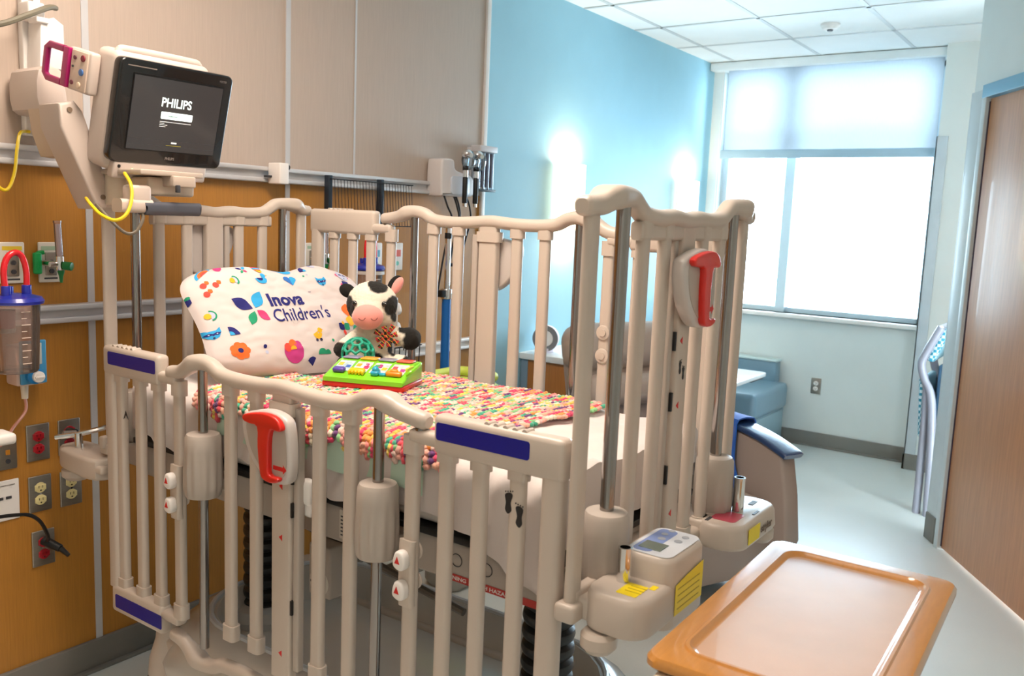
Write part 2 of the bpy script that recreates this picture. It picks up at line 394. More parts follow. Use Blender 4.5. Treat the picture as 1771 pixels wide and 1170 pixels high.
# ------------------------------------------------------------------ wall lamps
LAMP = emis('lamp_diffuser', '#ffe3b8', 5.5)
def sconce(x0, label):
    w, z0, z1 = .25, 1.50, 1.875; xc = x0+w/2
    t = thing('wall_lamp', label, 'lamp', (xc, 2.705, z0), 'wall lamps on the blue wall')
    b = B(); b.box(x0+.02, x0+w-.02, 2.69, 2.705, z0+.02, z1-.02, .003); finish('back_plate', b, STEELB, t)
    b = B(); n = 12; pts = [(xc-w/2*math.cos(PI*k/n), 2.69-.085*math.sin(PI*k/n)**.6) for k in range(n+1)]
    bm = bmesh.new()
    for (xa, ya), (xb, yb) in zip(pts, pts[1:]):
        bm.faces.new([bm.verts.new(v) for v in ((xa, ya, z0), (xb, yb, z0), (xb, yb, z1), (xa, ya, z1))])
    bmesh.ops.remove_doubles(bm, verts=bm.verts, dist=1e-5)
    bmesh.ops.solidify(bm, geom=bm.faces[:], thickness=.003); b._add(bm); finish('lamp_shade', b, LAMP, t)
    l = bpy.data.lights.new('lamp_bulb', 'AREA'); l.shape = 'RECTANGLE'; l.size = w*.8; l.size_y = .05; l.energy = 3.0; l.color = (1, .80, .55)
    for zz, rx in ((z1-.01, PI), (z0+.01, 0)):
        lo = bpy.data.objects.new('lamp_bulb', l); COL.objects.link(lo); lo.location = (xc, 2.65, zz); lo.rotation_euler = (rx, 0, 0)
sconce(4.20, 'lit frosted wall lamp on the blue wall, nearer the bed')
sconce(5.82, 'lit frosted wall lamp on the blue wall, nearer the window')

# ------------------------------------------------------------------ light and sky
w = bpy.data.worlds.new('sky'); SC.world = w; w.use_nodes = True; nt = w.node_tree
bg = nt.nodes['Background']; bg.inputs[0].default_value = (.78, .91, 1, 1); bg.inputs[1].default_value = 24.0
pl = bpy.data.lights.new('window_portal', 'AREA'); pl.shape = 'RECTANGLE'; pl.size = WY1-WY0; pl.size_y = WZ1-WZ0; pl.cycles.is_portal = True
po = bpy.data.objects.new('window_portal', pl); COL.objects.link(po); po.location = (WX+.2, (WY0+WY1)/2, (WZ0+WZ1)/2); po.rotation_euler = (0, PI/2, 0)
pl.size = WZ1-WZ0; pl.size_y = WY1-WY0
TROF = emis('troffer_diffuser', '#ffe2c8', 5.0)
def troffer(x, y, sx, sy, e, label):
    t = thing('ceiling_light', label, 'ceiling light', (x, y, ZC), 'recessed ceiling lights')
    b = B(); b.box(x-sx/2-.02, x+sx/2+.02, y-sy/2-.02, y+sy/2+.02, ZC-.012, ZC-.001, .002); finish('frame', b, WHITE, t)
    b = B(); b.box(x-sx/2, x+sx/2, y-sy/2, y+sy/2, ZC-.016, ZC-.011); finish('diffuser', b, TROF, t, smooth=False)
    l = bpy.data.lights.new('troffer', 'AREA'); l.shape = 'RECTANGLE'; l.size = sx; l.size_y = sy; l.energy = e; l.color = (1, .85, .73)
    o = bpy.data.objects.new('troffer', l); COL.objects.link(o); o.location = (x, y, ZC-.02)
troffer(1.25, 1.45, .58, 1.18, 42, 'rectangular ceiling light above the foot of the bed')
troffer(-.6, -.5, .58, 1.18, 6, 'rectangular ceiling light over the room entrance')
SC.view_settings.view_transform = 'Standard'; SC.view_settings.look = 'None'; SC.view_settings.gamma = 1; SC.view_settings.use_curve_mapping = False
SC.view_settings.exposure = 0.0
try:
    SC.cycles.use_denoising = True; SC.cycles.max_bounces = 8; SC.cycles.diffuse_bounces = 5; SC.cycles.transparent_max_bounces = 12; SC.cycles.sample_clamp_indirect = 6
    SC.cycles.caustics_reflective = False; SC.cycles.caustics_refractive = False
except Exception: pass

# ------------------------------------------------------------------ the crib
XN, XF, YH, YF, YC, XC = 1.327, 2.113, 2.371, .771, 1.571, 1.712
crib = thing('hospital_crib', 'beige hospital crib with high barred sides, near side lowered, standing on grey castered base', 'crib', (XC, YC, 0))
def P_near(u, v, w=0): return V(XN-w, YC-u, v)
def P_far(u, v, w=0): return V(XF+w, YC+u, v)
def P_foot(u, v, w=0): return V(XC+u, YF-w, v)
def P_head(u, v, w=0): return V(XC+.012-u, YH+w, v)
def bar(P, u, v0, v1, wd=.036, th=.022, parent=None, name='bar', du=0):
    b = B(); side = (P(0, 0, 1)-P(0, 0, 0))
    pts = [P(u, v0), P(u, v0+.02), P(u, v1-.02), P(u, v1)]
    # section: a across outward direction (w), b along u
    b.sweep(pts, rsec(th, wd, th*.42, 4), side)
    e = [P(u, v1-.030), P(u, v1-.026), P(u, v1+.01)]
    b.sweep(e, rsec(th*1.35, wd*1.28, th*.5, 4), side)
    e = [P(u, v0-.01), P(u, v0+.026), P(u, v0+.030)]
    b.sweep(e, rsec(th*1.35, wd*1.28, th*.5, 4), side)
    return finish(name, b, CRIB, parent)
def path_rail(P, pts, w, h, b, k=6):
    side = (P(0, 0, 1)-P(0, 0, 0))
    pp = spline([P(*p) for p in pts], k)
    b.sweep(pp, lambda t: rsec(w, h*(1-.55*max(0, 1-min(t, 1-t)/.012) if 0 else 1), min(w, h)*.46, 5), side)
THO = [(-.081, 1.077), (-.02, 1.093), (.02, 1.095), (.059, 1.084), (.073, 1.06), (.079, 1.009), (.079, .969), (.070, .938), (.047, .928), (.001, .931), (-.033, .947), (-.070, .985), (-.089, 1.032), (-.091, 1.059)]
THR = [(-.064, 1.079), (-.001, 1.091), (.045, 1.086), (.064, 1.065), (.055, 1.056), (.029, 1.056), (.021, 1.026), (.020, .982), (.023, .951), (.053, .948), (.051, .938), (.027, .932), (.0, .937), (-.010, .958), (-.017, 1.011), (-.019, 1.055), (-.047, 1.059), (-.069, 1.064)]
def smooth2(poly, k=4):
    return [(p.x, p.y) for p in spline([(a, c, 0) for a, c in poly], k, True)]
def t_handle(P, dz, parent, flip=1):
    dep = P(0, 0, .030)-P(0, 0, 0)
    b = B(); b.prism(smooth2(THO), lambda a, c: P(a*flip, c+dz, .018), dep, .008, 3)
    h = finish('release_housing', b, mat('housing_grey_white', '#c9c2bd', .35, var=.02, coat=.2), crib)
    b = B(); b.prism(smooth2([(a*.82+.004, (c-1.01)*.86+1.015) for a, c in THO]), lambda a, c: P(a*flip, c+dz, .0475), dep*.06, 0); finish('recess', b, CRIB2, h)
    b = B(); b.prism(smooth2(THR, 3), lambda a, c: P(a*flip, c+dz, .046), dep*.55, .004, 3); finish('release_handle', b, RED, h)
    b = B()
    b.prism([(.024, .972), (.058, .972), (.058, .978), (.070, .967), (.058, .956), (.058, .962), (.024, .962)], lambda a, c: P(a*flip, c+dz, .0492), dep*.01)
    finish('arrow_print', b, TRI_RED, h, smooth=False)
    return h
def side_panel(P, dz, label_mat):
    A = lambda u, v, w=0: P(u, v+dz, w)
    b = B()
    T = [(-.445, 1.118), (-.40, 1.125), (-.365, 1.142), (-.335, 1.157), (-.30, 1.162), (-.265, 1.156), (-.225, 1.139), (-.15, 1.134), (-.07, 1.136), (0, 1.141), (.07, 1.136), (.15, 1.133), (.225, 1.139), (.265, 1.156), (.30, 1.162), (.335, 1.158), (.365, 1.147), (.40, 1.140), (.445, 1.134)]
    side = P(0, 0, 1)-P(0, 0, 0)
    def rs(pts, W, H, kk=6):
        pp = spline([A(*p) for p in pts], kk); n = len(pp)
        def sec(t):
            e = min(t, 1-t)*n; s = 1-.35*max(0, 1-e/2)**2
            x = abs(t-.5)*2; bump = math.exp(-((x-.67)/.10)**2)
            return rsec((W+.014*bump)*s, (H+.006*bump)*s, (min(W, H))*.44*s, 5)
        b.sweep(pp, sec, side)
    rs(T, .038, .037)
    root = finish('side_rail', b, CRIB, crib)
    b = B(); rs([(u, 1.546-v-.03) for u, v in T], .034, .036); finish('bottom_rail', b, CRIB, root)
    for u in (-.194, -.096, .124, .225): bar(A, u, .47, 1.125, parent=root)
    # centre panel with latch channel
    b = B(); b.sweep([A(.006, .43), A(.006, 1.13)], rsec(.026, .066, .006, 3), side)
    b.sweep([A(.006, 1.08), A(.006, 1.11)], rsec(.034, .085, .01, 3), side); finish('centre_post', b, CRIB, root)
    b = B(); b.sweep([A(.052, .46, -.004), A(.052, 1.10, -.004)], rsec(.02, .020, .004, 3), side); finish('latch_channel', b, CRIB2, root)
    for v in (.60, .84, .92): b = B(); b.sweep([A(.043, v, .004), A(.043, v+.035, .004)], rsec(.016, .007, .002, 2), side); finish('latch_slot', b, BLACK, root)
    for v in (.495, .785, .910):
        b = B(); b.prism([(.014, v+.008), (.014, v-.008), (.002, v)], lambda a, c: A(a, c, .0132), side*.0006)
        finish('arrow_mark', b, TRI_RED, root, smooth=False)
    for uu in (-.306, .306):
        b = B(); b.cyl(A(uu, .40), A(uu, 1.15), .0122, seg=24); finish('steel_post', b, STEEL, root)
        # guide housing, fixed to frame (not moving with the rail)
        prof = [(.0, .166), (.028, .166), (.040, .163), (.0445, .154), (.046, .12), (.047, .07), (.047, .03), (.045, .004), (.042, 0), (0, 0)]
        b = B(); b.lathe(prof[::-1], P(uu, .815), (0, 0, 1), 96, lambda a, z: 1+(.05*math.cos(a*12) if .01 < z < .10 else 0)); finish('guide_housing', b, CRIB2, crib)
    # fixed end sections
    for s in (-1, 1):
        e = .735 if s < 0 else .780
        b = B(); BM = lambda u0, u1, v0, v1, w0, w1, bev: b.obox(A((u0+u1)/2*s, (v0+v1)/2, (w0+w1)/2), tuple(abs(x) for x in (A(u1, v1, w1)-A(u0, v0, w0))), None, bev)
        BM(.40, .50, 1.088, 1.118, -.017, .017, .010)
        BM(.47, e, 1.078, 1.160, -.018, .020, .012)
        for k in range(5): b.cyl(A(s*(.60+k*.022), 1.158, -.012), A(s*(.60+k*.022), 1.158, .014), .006)
        fx = finish('end_section', b, CRIB, crib)
        b = B(); BM(.40, .50, .430, .458, -.017, .017, .010); BM(.47, e-.02, .386, .468, -.018, .020, .012)
        finish('lower_block', b, CRIB, fx)
        for u in (.395, .41, .496, .581, .671) if 0 else (.405, .496, .581, .671): bar(A, u*s, .462, 1.092, parent=fx, wd=.035)
        b = B(); b.sweep([A(s*(e-.028), .46), A(s*(e-.028), 1.09)], rsec(.036, .048, .014, 4), side); finish('corner_post', b, CRIB, fx)
        if label_mat:
            b = B(); b.prism(rrect(.225, .036, .006, 4, 0, 0), lambda a, c: A(s*(.475+.118)+a, 1.127+c, .0202), side*.0006); finish('blue_label', b, NAVY, fx, smooth=False)
            b = B(); b.prism(rrect(.225, .040, .006, 4, 0, 0), lambda a, c: A(s*(.475+.105)+a, .424+c, .0202), side*.0006); finish('blue_label', b, NAVY, fx, smooth=False)
        # latch plunger between rail and section
        b = B(); b.cyl(A(s*.425, 1.10), A(s*.425, 1.125), .010); b.cyl(A(s*.425, 1.112), A(s*.425, 1.120), .014); finish('latch_pin', b, STEEL, fx)
        b = B(); b.sweep([A(s*.405, .735, .010), A(s*.405, .748, .012), A(s*.405, .865, .012), A(s*.405, .878, .010)], rsec(.018, .040, .008, 4), side); lk = finish('latch_plate', b, CRIB, crib)
        for v in (.775, .840):
            b = B(); b.prism(smooth2([(-.018, v-.012), (-.012, v+.016), (.004, v+.020), (.014, v+.008), (.014, v-.014), (0, v-.022)]), lambda a, c: A(s*.405+a, c, .018), side*.022, .006, 3); kn = finish('latch_button', b, WHITE, lk)
            b = B(); b.prism([(-.010, v-.006), (.004, v-.006), (-.003, v+.010)], lambda a, c: A(s*.405+a, c, .0402), side*.0006)
            b2 = b; finish('red_arrow', b2, TRI_RED, lk, smooth=False)
            b = B(); b.cyl(A(s*.405, v+.01, -.010), A(s*.405, v+.01, -.015), .021, bev=.002); b.cyl(A(s*.405, v+.01, -.015), A(s*.405, v+.01, -.018), .010); finish('latch_disc', b, CRIB, lk)
    t_handle(lambda a, c, w=0: P(a, c, w), dz, root)
    return root
side_panel(P_near, 0, True)
b = B(); b.box(1.335, 1.365, 1.488, 1.530, .868, .930, .012); b.box(1.340, 1.362, 1.488, 1.516, .840, .885, .008); finish('latch_box', b, WHITE, crib)
side_panel(P_far, .40, False)
def foot_print(P, u, v, w, s=1, one=False):
    b = B(); side = P(0, 0, 1)-P(0, 0, 0)
    for (du, dv_, fl) in (((-.010, .008, -1), (.008, -.008, 1)) if not one else ((0, 0, 1),)):
        sole = smooth2([(-.006, .012), (0, .015), (.007, .011), (.005, 0), (.006, -.010), (.001, -.016), (-.005, -.010), (-.003, 0)], 3)
        b.prism([(u+(du+a*fl)*s, v+(dv_+c)*s) for a, c in sole], lambda a, c: P(a, c, w), side*.0006)
        for k in range(4):
            b.prism([(u+(du+(-.006+k*.004)*fl+.0012*math.cos(q))*s, v+(dv_+.018-.0008*k+.0012*math.sin(q))*s) for q in (0, 1, 2, 3, 4, 5)], lambda a, c: P(a, c, w), side*.0006)
    return finish('footprint_mark', b, INK, crib, smooth=False)
foot_print(P_near, .671, 1.005, .0112, 1.35)
b = B(); b.prism([(-.012, -.012), (0, .014), (.013, -.010), (.005, -.004), (0, .002), (-.004, -.006)], lambda a, c: P_near(-.671+a+.035, .972+c, .0112), V(-.0006, 0, 0)); finish('arrow_print', b, INK, crib, smooth=False)

def end_panel(P, nm, dz=0, oa=.352, ob=.352):
    side = P(0, 0, 1)-P(0, 0, 0); b = B()
    half = [(.415, 1.558), (.385, 1.560), (.36, 1.563), (.335, 1.574), (.31, 1.578), (.27, 1.579), (.24, 1.576), (.215, 1.562), (.185, 1.548), (.12, 1.543), (.06, 1.546)]
    half = [(u, v+dz) for u, v in half]
    st = lambda u, o: u if u < .30 else .30+(u-.30)*(o+.035-.30)/.115
    pts = [(-st(u, oa), v) for u, v in half]+[(0, 1.541+dz)]+[(st(u, ob), v) for u, v in half[::-1]]
    pp = spline([P(*p) for p in pts], 5); n = len(pp)
    def sec(t):
        e = min(t, 1-t)*n; s = 1-.3*max(0, 1-e/2)**2; x = abs(t-.5)*2; bump = math.exp(-((x-.68)/.13)**2)
        return rsec((.038+.026*bump)*s, (.036+.008*bump)*s, .015*s, 5)
    b.sweep(pp, sec, side)
    b.sweep([P(-.215, 1.518+dz), P(.22, 1.518+dz)], rsec(.022, .036, .008), side)
    root = finish(nm, b, CRIB, crib)
    b = B(); lo = spline([P(u, v) for u, v in ((-.30, .845), (-.2, .835), (0, .83), (.2, .835), (.30, .845))], 5); b.sweep(lo, rsec(.03, .034, .012), side); finish('bottom_rail', b, CRIB, root)
    for u in (-.185, -.09, .10, .195): bar(P, u, .84, 1.535+dz, parent=root, wd=.034)
    for s in (-1, 1):
        b = B(); o_ = oa if s < 0 else ob; b.sweep([P(s*o_, .845), P(s*o_, 1.55+dz)], rsec(.020, .038, .009, 4), side); finish('outer_bar', b, CRIB, root)
        b = B(); b.obox(P(s*o_, .842), tuple(abs(x) for x in P(.03, .018, .022)-P(-.03, -.018, -.022)), None, .008); finish('bar_socket', b, CRIB, crib)
        b = B(); b.cyl(P(s*.27, .83), P(s*.27, 1.58+dz), .0138, seg=24); finish('steel_post', b, STEEL, root)
        prof = [(.0, .150), (.030, .150), (.040, .147), (.045, .138), (.047, .10), (.047, .03), (.045, .004), (.042, 0), (0, 0)]
        b = B(); b.lathe(prof[::-1], P(s*.27, .853), (0, 0, 1), 96, lambda a, z: 1+(.05*math.cos(a*12) if .01 < z < .10 else 0)); finish('guide_housing', b, CRIB2, crib)
        b = B(); b.obox(P(s*.33, .862, .0), tuple(abs(x) for x in P(.06, .018, .012)-P(-.06, -.018, -.012)), None, .006); finish('housing_bracket', b, CRIB, crib)
    b = B(); b.sweep([P(.006, .84), P(.006, 1.53+dz)], rsec(.026, .062, .006, 3), side); finish('centre_post', b, CRIB, root)
    b = B(); b.sweep([P(-.040, .85, -.003), P(-.040, 1.50+dz, -.003)], rsec(.018, .018, .004, 3), side); finish('latch_channel', b, CRIB2, root)
    for v in (1.16, 1.29, 1.0): b = B(); b.sweep([P(-.029, v, .004), P(-.029, v+.04, .004)], rsec(.016, .008, .002, 2), side); finish('latch_slot', b, BLACK, root)
    for v in (1.31, 1.17, .93): b = B(); b.prism([(.0, v+.008), (.0, v-.008), (-.012, v)], lambda a, c: P(a, c, .0132), side*.0006); finish('arrow_mark', b, TRI_RED, root, smooth=False)
    t_handle(P, .41, root)
    return root
end_panel(P_head, 'head_panel', -.008); end_panel(P_foot, 'foot_panel', .020, .385, .338)
foot_print(P_foot, .006, 1.245, .0135, .9)

# deck, frame, columns, base
b = B(); b.box(1.40, 2.04, .86, 2.28, .775, .868, .008); fr = finish('deck_frame', b, CRIB2, crib)
b = B(); b.box(1.385, 2.055, .85, 2.29, .868, .884, .003); finish('deck_gap_shade', b, BLACK, fr)  # solid black slab drawn in for the shade between deck and mattress
b = B(); b.prism(rrect(.26, .016, .002), lambda a, c: V(1.3995, 1.02-a, .786+c), V(-.0008, 0, 0)); finish('red_label', b, mat('red_strip', '#c23a34', .5, var=.02), fr, smooth=False)
b = B(); M = Matrix.Translation((1.3985, 1.145, .782)) @ Matrix(((0, 0, -1, 0), (-1, 0, 0, 0), (0, 1, 0, 0), (0, 0, 0, 1)))
b.text('WARNING  CRUSH HAZARD', .0115, M, .0002, .0002, 1.3); finish('label_lettering', b, WHITE, fr, smooth=False)
for y in (1.10, 1.02, .94):
    b = B(); b.tube([(1.3985, y+.014*math.cos(k*PI/10), .826+.014*math.sin(k*PI/10)) for k in range(20)], .0010, 5, 0, True); finish('round_symbol', b, DARK, fr)
b = B(); b.prism(rrect(.05, .07, .003), lambda a, c: V(1.3995, 1.43-a, .822+c), V(-.001, 0, 0))
finish('spec_plate', b, mat('plate_paper', '#d8d0c4', .5), fr)
b = B()
for k in range(6): b.box(1.3975, 1.3985, 1.41, 1.45, .795+k*.009, .798+k*.009)
finish('plate_print', b, DARK, fr, smooth=False)
def bellows(y, z0, z1, r=.066):
    b = B(); pr = [(0, 0)]; n = int((z1-z0)/.040)
    for k in range(n):
        zz = (z1-z0)*k/n; h = (z1-z0)/n
        pr += [(r*.80, zz), (r*.95, zz+h*.18), (r, zz+h*.45), (r*.97, zz+h*.75), (r*.80, zz+h*.98)]
    pr += [(0, z1-z0)]
    b.lathe(pr, (1.72, y, z0), seg=36); finish('lift_bellows', b, mat('rubber_bellows', '#101114', .42, coat=.15), crib)
bellows(1.06, .30, .78); bellows(2.12, .30, .78)
def rr3(x0, x1, y0, y1, r, z, k=6): return [V(a+(x0+x1)/2, c+(y0+y1)/2, z) for a, c in rsec(x1-x0, y1-y0, r, k)]
def loft(rings, b, capl=True):
    bm = bmesh.new(); R_ = [[bm.verts.new(v) for v in r] for r in rings]; m = len(R_[0])
    for p, q in zip(R_, R_[1:]):
        for j in range(m): bm.faces.new((p[j], p[(j+1) % m], q[(j+1) % m], q[j]))
    if capl: bm.faces.new(R_[0][::-1]); bm.faces.new(R_[-1])
    bmesh.ops.recalc_face_normals(bm, faces=bm.faces); b._add(bm)
b = B(); loft([rr3(1.40, 2.10, .92, 2.26, .14, .15), rr3(1.38, 2.12, .90, 2.28, .18, .22), rr3(1.41, 2.09, .93, 2.25, .22, .33), rr3(1.45, 2.06, .96, 2.21, .24, .365), rr3(1.475, 2.035, .985, 2.185, .23, .365), rr3(1.50, 2.01, 1.01, 2.16, .22, .335), rr3(1.53, 1.98, 1.04, 2.13, .20, .275)], b)
bs = finish('base_cover', b, mat('base_grey_plastic', '#c6c2bb', .22, var=.04, coat=.3), crib)
for y in (1.06, 2.12):
    b = B(); b.lathe([(.12, 0), (.12, .02), (.10, .045), (.075, .05), (0, .05)], (1.72, y, .275)); finish('column_collar', b, mat('base_collar', '#b0b0ae', .3, var=.03), bs)
b = B(); b.tube(rr3(1.462, 2.048, .972, 2.198, .235, .366, 8), .009, 8, 0, True); finish('base_trim', b, mat('base_light', '#c6ccd2', .3), bs)
# lifting linkage under the deck
for x in (1.56, 1.90):
    b = B(); b.tube([(x, 2.0, .74), (x, 1.20, .62)], .010, 8); finish('lift_link', b, mat('link_dark', '#6b655e', .4, .4), crib)
b = B(); b.box(1.56, 1.90, 1.38, 1.46, .655, .667, .003); finish('cross_plate', b, STEELB, crib)
b = B(); b.box(1.60, 1.85, 1.2, 1.75, .70, .775, .01); finish('actuator_box', b, mat('actuator', '#b5aca2', .5), crib)
b = B(); b.lathe([(.035, 0), (.035, .012), (.03, .016), (.012, .016), (.012, .02), (0, .02)], (1.50, 1.62, .60), (-1, 0, 0)); d_ = finish('crank_dial', b, mat('dial_face', '#d8d2c6', .5), crib)
b = B()
for k in range(12): a = k*PI/6; b.box(1.483, 1.4845, 1.62+.024*math.cos(a)-.003, 1.62+.024*math.cos(a)+.003, .60+.024*math.sin(a)-.003, .60+.024*math.sin(a)+.003)
finish('dial_marks', b, DARK, d_, smooth=False)
b = B(); b.box(1.488, 1.54, 1.58, 1.66, .56, .70, .006); finish('dial_bracket', b, CRIB2, crib)
def caster(x, y, yaw):
    b = B(); b.lathe([(.062, 0), (.058, .05), (.040, .11), (.034, .17), (.03, .19), (0, .19)], (x, y, .165)); b.box(x-.03, x+.03, y-.03, y+.03, .24, .30, .01); c = finish('caster_horn', b, CRIB, crib)
    ax = V(math.cos(yaw), math.sin(yaw), 0)
    for s in (-1, 1):
        b = B(); b.lathe([(.035, -.012), (.066, -.012), (.074, -.006), (.074, .006), (.066, .012), (.035, .012), (.02, .016), (0, .016)], V(x, y, .074)+ax*(.026*s), ax, 40); finish('caster_wheel', b, mat('caster_black', '#101012', .4), c)
    b = B(); b.lathe([(.052, -.012), (.070, .0), (.066, .06), (.05, .085), (0, .09)], V(x, y, .09), seg=32); finish('wheel_guard', b, mat('guard_black', '#18181a', .35), c)
for x, y in ((1.45, 2.22), (1.99, 2.22), (1.45, .92), (1.99, .92)): caster(x, y, .5)
b = B()
for x in (1.45, 1.99): b.box(x-.03, x+.03, .90, 2.24, .225, .285, .012)
finish('base_beam', b, CRIB, crib)
# corner bumpers: head end
def bumper_roller(c, r=.042):
    b = B(); b.lathe([(0, -.026), (r*.7, -.024), (r, -.012), (r, .008), (r*.8, .016), (0, .016)], c, seg=36); return finish('bumper_roller', b, CRIB, crib)
for s, x in ((1, 1.36), (-1, 2.06)):
    b = B(); b.prism(smooth2([(x-.050, 2.36), (x-.052, 2.52), (x-.035, 2.585), (x, 2.60), (x+.045, 2.59), (x+.055, 2.50), (x+.055, 2.36)], 4), lambda a, c: V(a, c, .752), V(0, 0, .066), .012, 3); finish('head_bumper', b, CRIB, crib)
    bumper_roller((x, 2.555, .735))
b = B(); b.cyl((1.35, 2.52, .81), (1.35, 2.52, .862), .012); b.tube([(1.35, 2.52, .858), (1.42, 2.47, .878), (1.62, 2.44, .895)], .008, 8); b.tube([(1.35, 2.52, .858), (1.30, 2.56, .85)], .008, 8); finish('fold_down_rod', b, CHROME, crib)
for x in (1.31, 2.03): b = B(); b.box(x, x+.09, 2.33, 2.42, .775, .80, .008); finish('corner_bracket', b, CRIB, crib)
# foot end scale boxes
def footbox(x0, x1, y0, y1, z0, z1, b, r=.045, near=True):
    cx, cy, w, h = (x0+x1)/2, (y0+y1)/2, x1-x0, y1-y0
    loft([rr3(x0+.004, x1-.004, y0+.004, y1, r, z0), rr3(x0, x1, y0, y1, r, z0+.008), rr3(x0+.003, x1-.003, y0+.003, y1, r, z1-.012), rr3(x0+.008, x1-.008, y0+.008, y1-.004, r-.004, z1-.003), rr3(x0+.014, x1-.014, y0+.014, y1-.010, r-.008, z1)], b)
b = B(); footbox(1.315, 1.50, .622, .752, .820, .892, b); sb = finish('corner_unit', b, CRIB, crib)
b = B(); footbox(1.425, 1.60, .622, .735, .80, .940, b, .03); tb = finish('scale_display_unit', b, CRIB, crib)
def keypad(x0, x1, y0, y1, z):
    b = B(); b.prism([(V2[0], V2[1]) for V2 in rrect(x1-x0, y1-y0, .02, 5, (x0+x1)/2, (y0+y1)/2)], lambda a, c: V(a, c, z), V(0, 0, .0012)); k = finish('keypad', b, mat('keypad_pale', '#d9dfe8', .35, var=.02), tb, smooth=False)
    b = B(); b.prism(rrect((x1-x0)*.9, (y1-y0)*.42, .012, 4, (x0+x1)/2-.0, y1-(y1-y0)*.30), lambda a, c: V(a, c, z+.0012), V(0, 0, .0006)); finish('keypad_blue', b, mat('keypad_blue_ink', '#7f94c8', .4, var=.02), tb, smooth=False)
    b = B(); b.box(x0+.022, x0+.062, (y0+y1)/2-.016, (y0+y1)/2+.03, z+.001, z+.003, .001); finish('display', b, mat('lcd', '#6d7a72', .2, var=.02), tb)
    b = B()
    for i, (dx, dy, r) in enumerate(((.088, .012, .008), (.115, .018, .007), (.14, .014, .007), (.095, -.02, .008), (.125, -.022, .007))): b.cyl((x0+dx, (y0+y1)/2+dy, z+.001), (x0+dx, (y0+y1)/2+dy, z+.0024), r, seg=16)
    finish('keypad_button', b, mat('button_grey', '#a6adb8', .4), tb)
keypad(1.437, 1.588, .633, .724, .9395)
b = B(); b.prism(rrect(.055, .040, .003), lambda a, c: V(1.372+a, .672+c, .8922), V(0, 0, .0006)); finish('caution_label', b, YELLOW, sb, smooth=False)
b = B(); b.prism(rrect(.02, .012, .002), lambda a, c: V(1.405+a, .645+c, .8922), V(0, 0, .0006)); finish('caution_label', b, YELLOW, sb, smooth=False)
b = B(); b.prism([(1.450, .828), (1.575, .828), (1.575, .902), (1.50, .895), (1.450, .888)], lambda a, c: V(a, .6218, c), V(0, -.0006, 0)); finish('caution_label', b, YELLOW, tb, smooth=False)
b = B()
for k in range(4): b.box(1.46, 1.56, .6208, .6212, .838+k*.013, .840+k*.013)
for k in range(3): b.box(1.362+k*.012, 1.364+k*.012, .650, .682, .8928, .8932)
finish('caution_print', b, mat('ochre_print', '#b39a10', .5), tb, smooth=False)
def ivsock(x, y, z0, z1):
    b = B(); bm = [(.0095, 0), (.0135, 0), (.0135, z1-z0), (.0095, z1-z0), (.0095, 0)]
    b.lathe([(.0, .0), (.0135, 0), (.0135, z1-z0), (.010, z1-z0), (.010, .02), (0, .02)], (x, y, z0), seg=28); finish('iv_socket', b, CHROME, crib)
ivsock(1.400, .705, .889, .957)
bumper_roller((1.335, .715, .800), .034)
b = B(); b.cyl((1.47, .66, .80), (1.47, .66, .82), .03); finish('roller_boss', b, CRIB2, crib)
b = B(); footbox(1.865, 2.15, .652, .775, .812, .870, b, .05); fb = finish('corner_unit', b, CRIB, crib)
b = B(); b.prism(rrect(.075, .06, .012), lambda a, c: V(1.945+a, .715+c, .8702), V(0, 0, .0006)); finish('red_symbol_label', b, mat('pinkish_red', '#b9485a', .4), fb, smooth=False)
b = B(); b.prism(rrect(.075, .038, .003), lambda a, c: V(1.955+a, .6518, .840+c), V(0, -.0006, 0)); finish('caution_label', b, YELLOW, fb, smooth=False)
b = B(); M = Matrix.Translation((2.003, .6512, .830)) @ Matrix(((1, 0, 0, 0), (0, 0, -1, 0), (0, 1, 0, 0), (0, 0, 0, 1)))
b.text('stryker', .027, M, .0003, .0006, .95); finish('maker_lettering', b, mat('brown_print', '#6b5646', .5), fb, smooth=False)
b = B(); b.box(2.07, 2.105, .70, .712, .869, .8712); b.box(2.0, 2.035, .67, .676, .869, .8712); b.box(1.885, 1.915, .74, .748, .869, .8712); finish('strap_slot', b, DARK, fb)
ivsock(2.00, .712, .867, .955); bumper_roller((2.11, .69, .795), .034)
for q in ((1.33, 1.52, .735, .79, .825, .868), (1.88, 2.09, .735, .79, .825, .868), (1.40, 2.04, .79, .87, .79, .85), (1.40, 2.04, 2.27, 2.36, .79, .85)):
    b = B(); b.box(*q, .008); finish('frame_crossmember', b, CRIB, crib)
for y in (1.265, 1.877):
    for x0 in (1.327, 2.03): b = B(); b.box(x0, x0+.083, y-.02, y+.02, .82, .85, .005); finish('housing_arm', b, CRIB, crib)

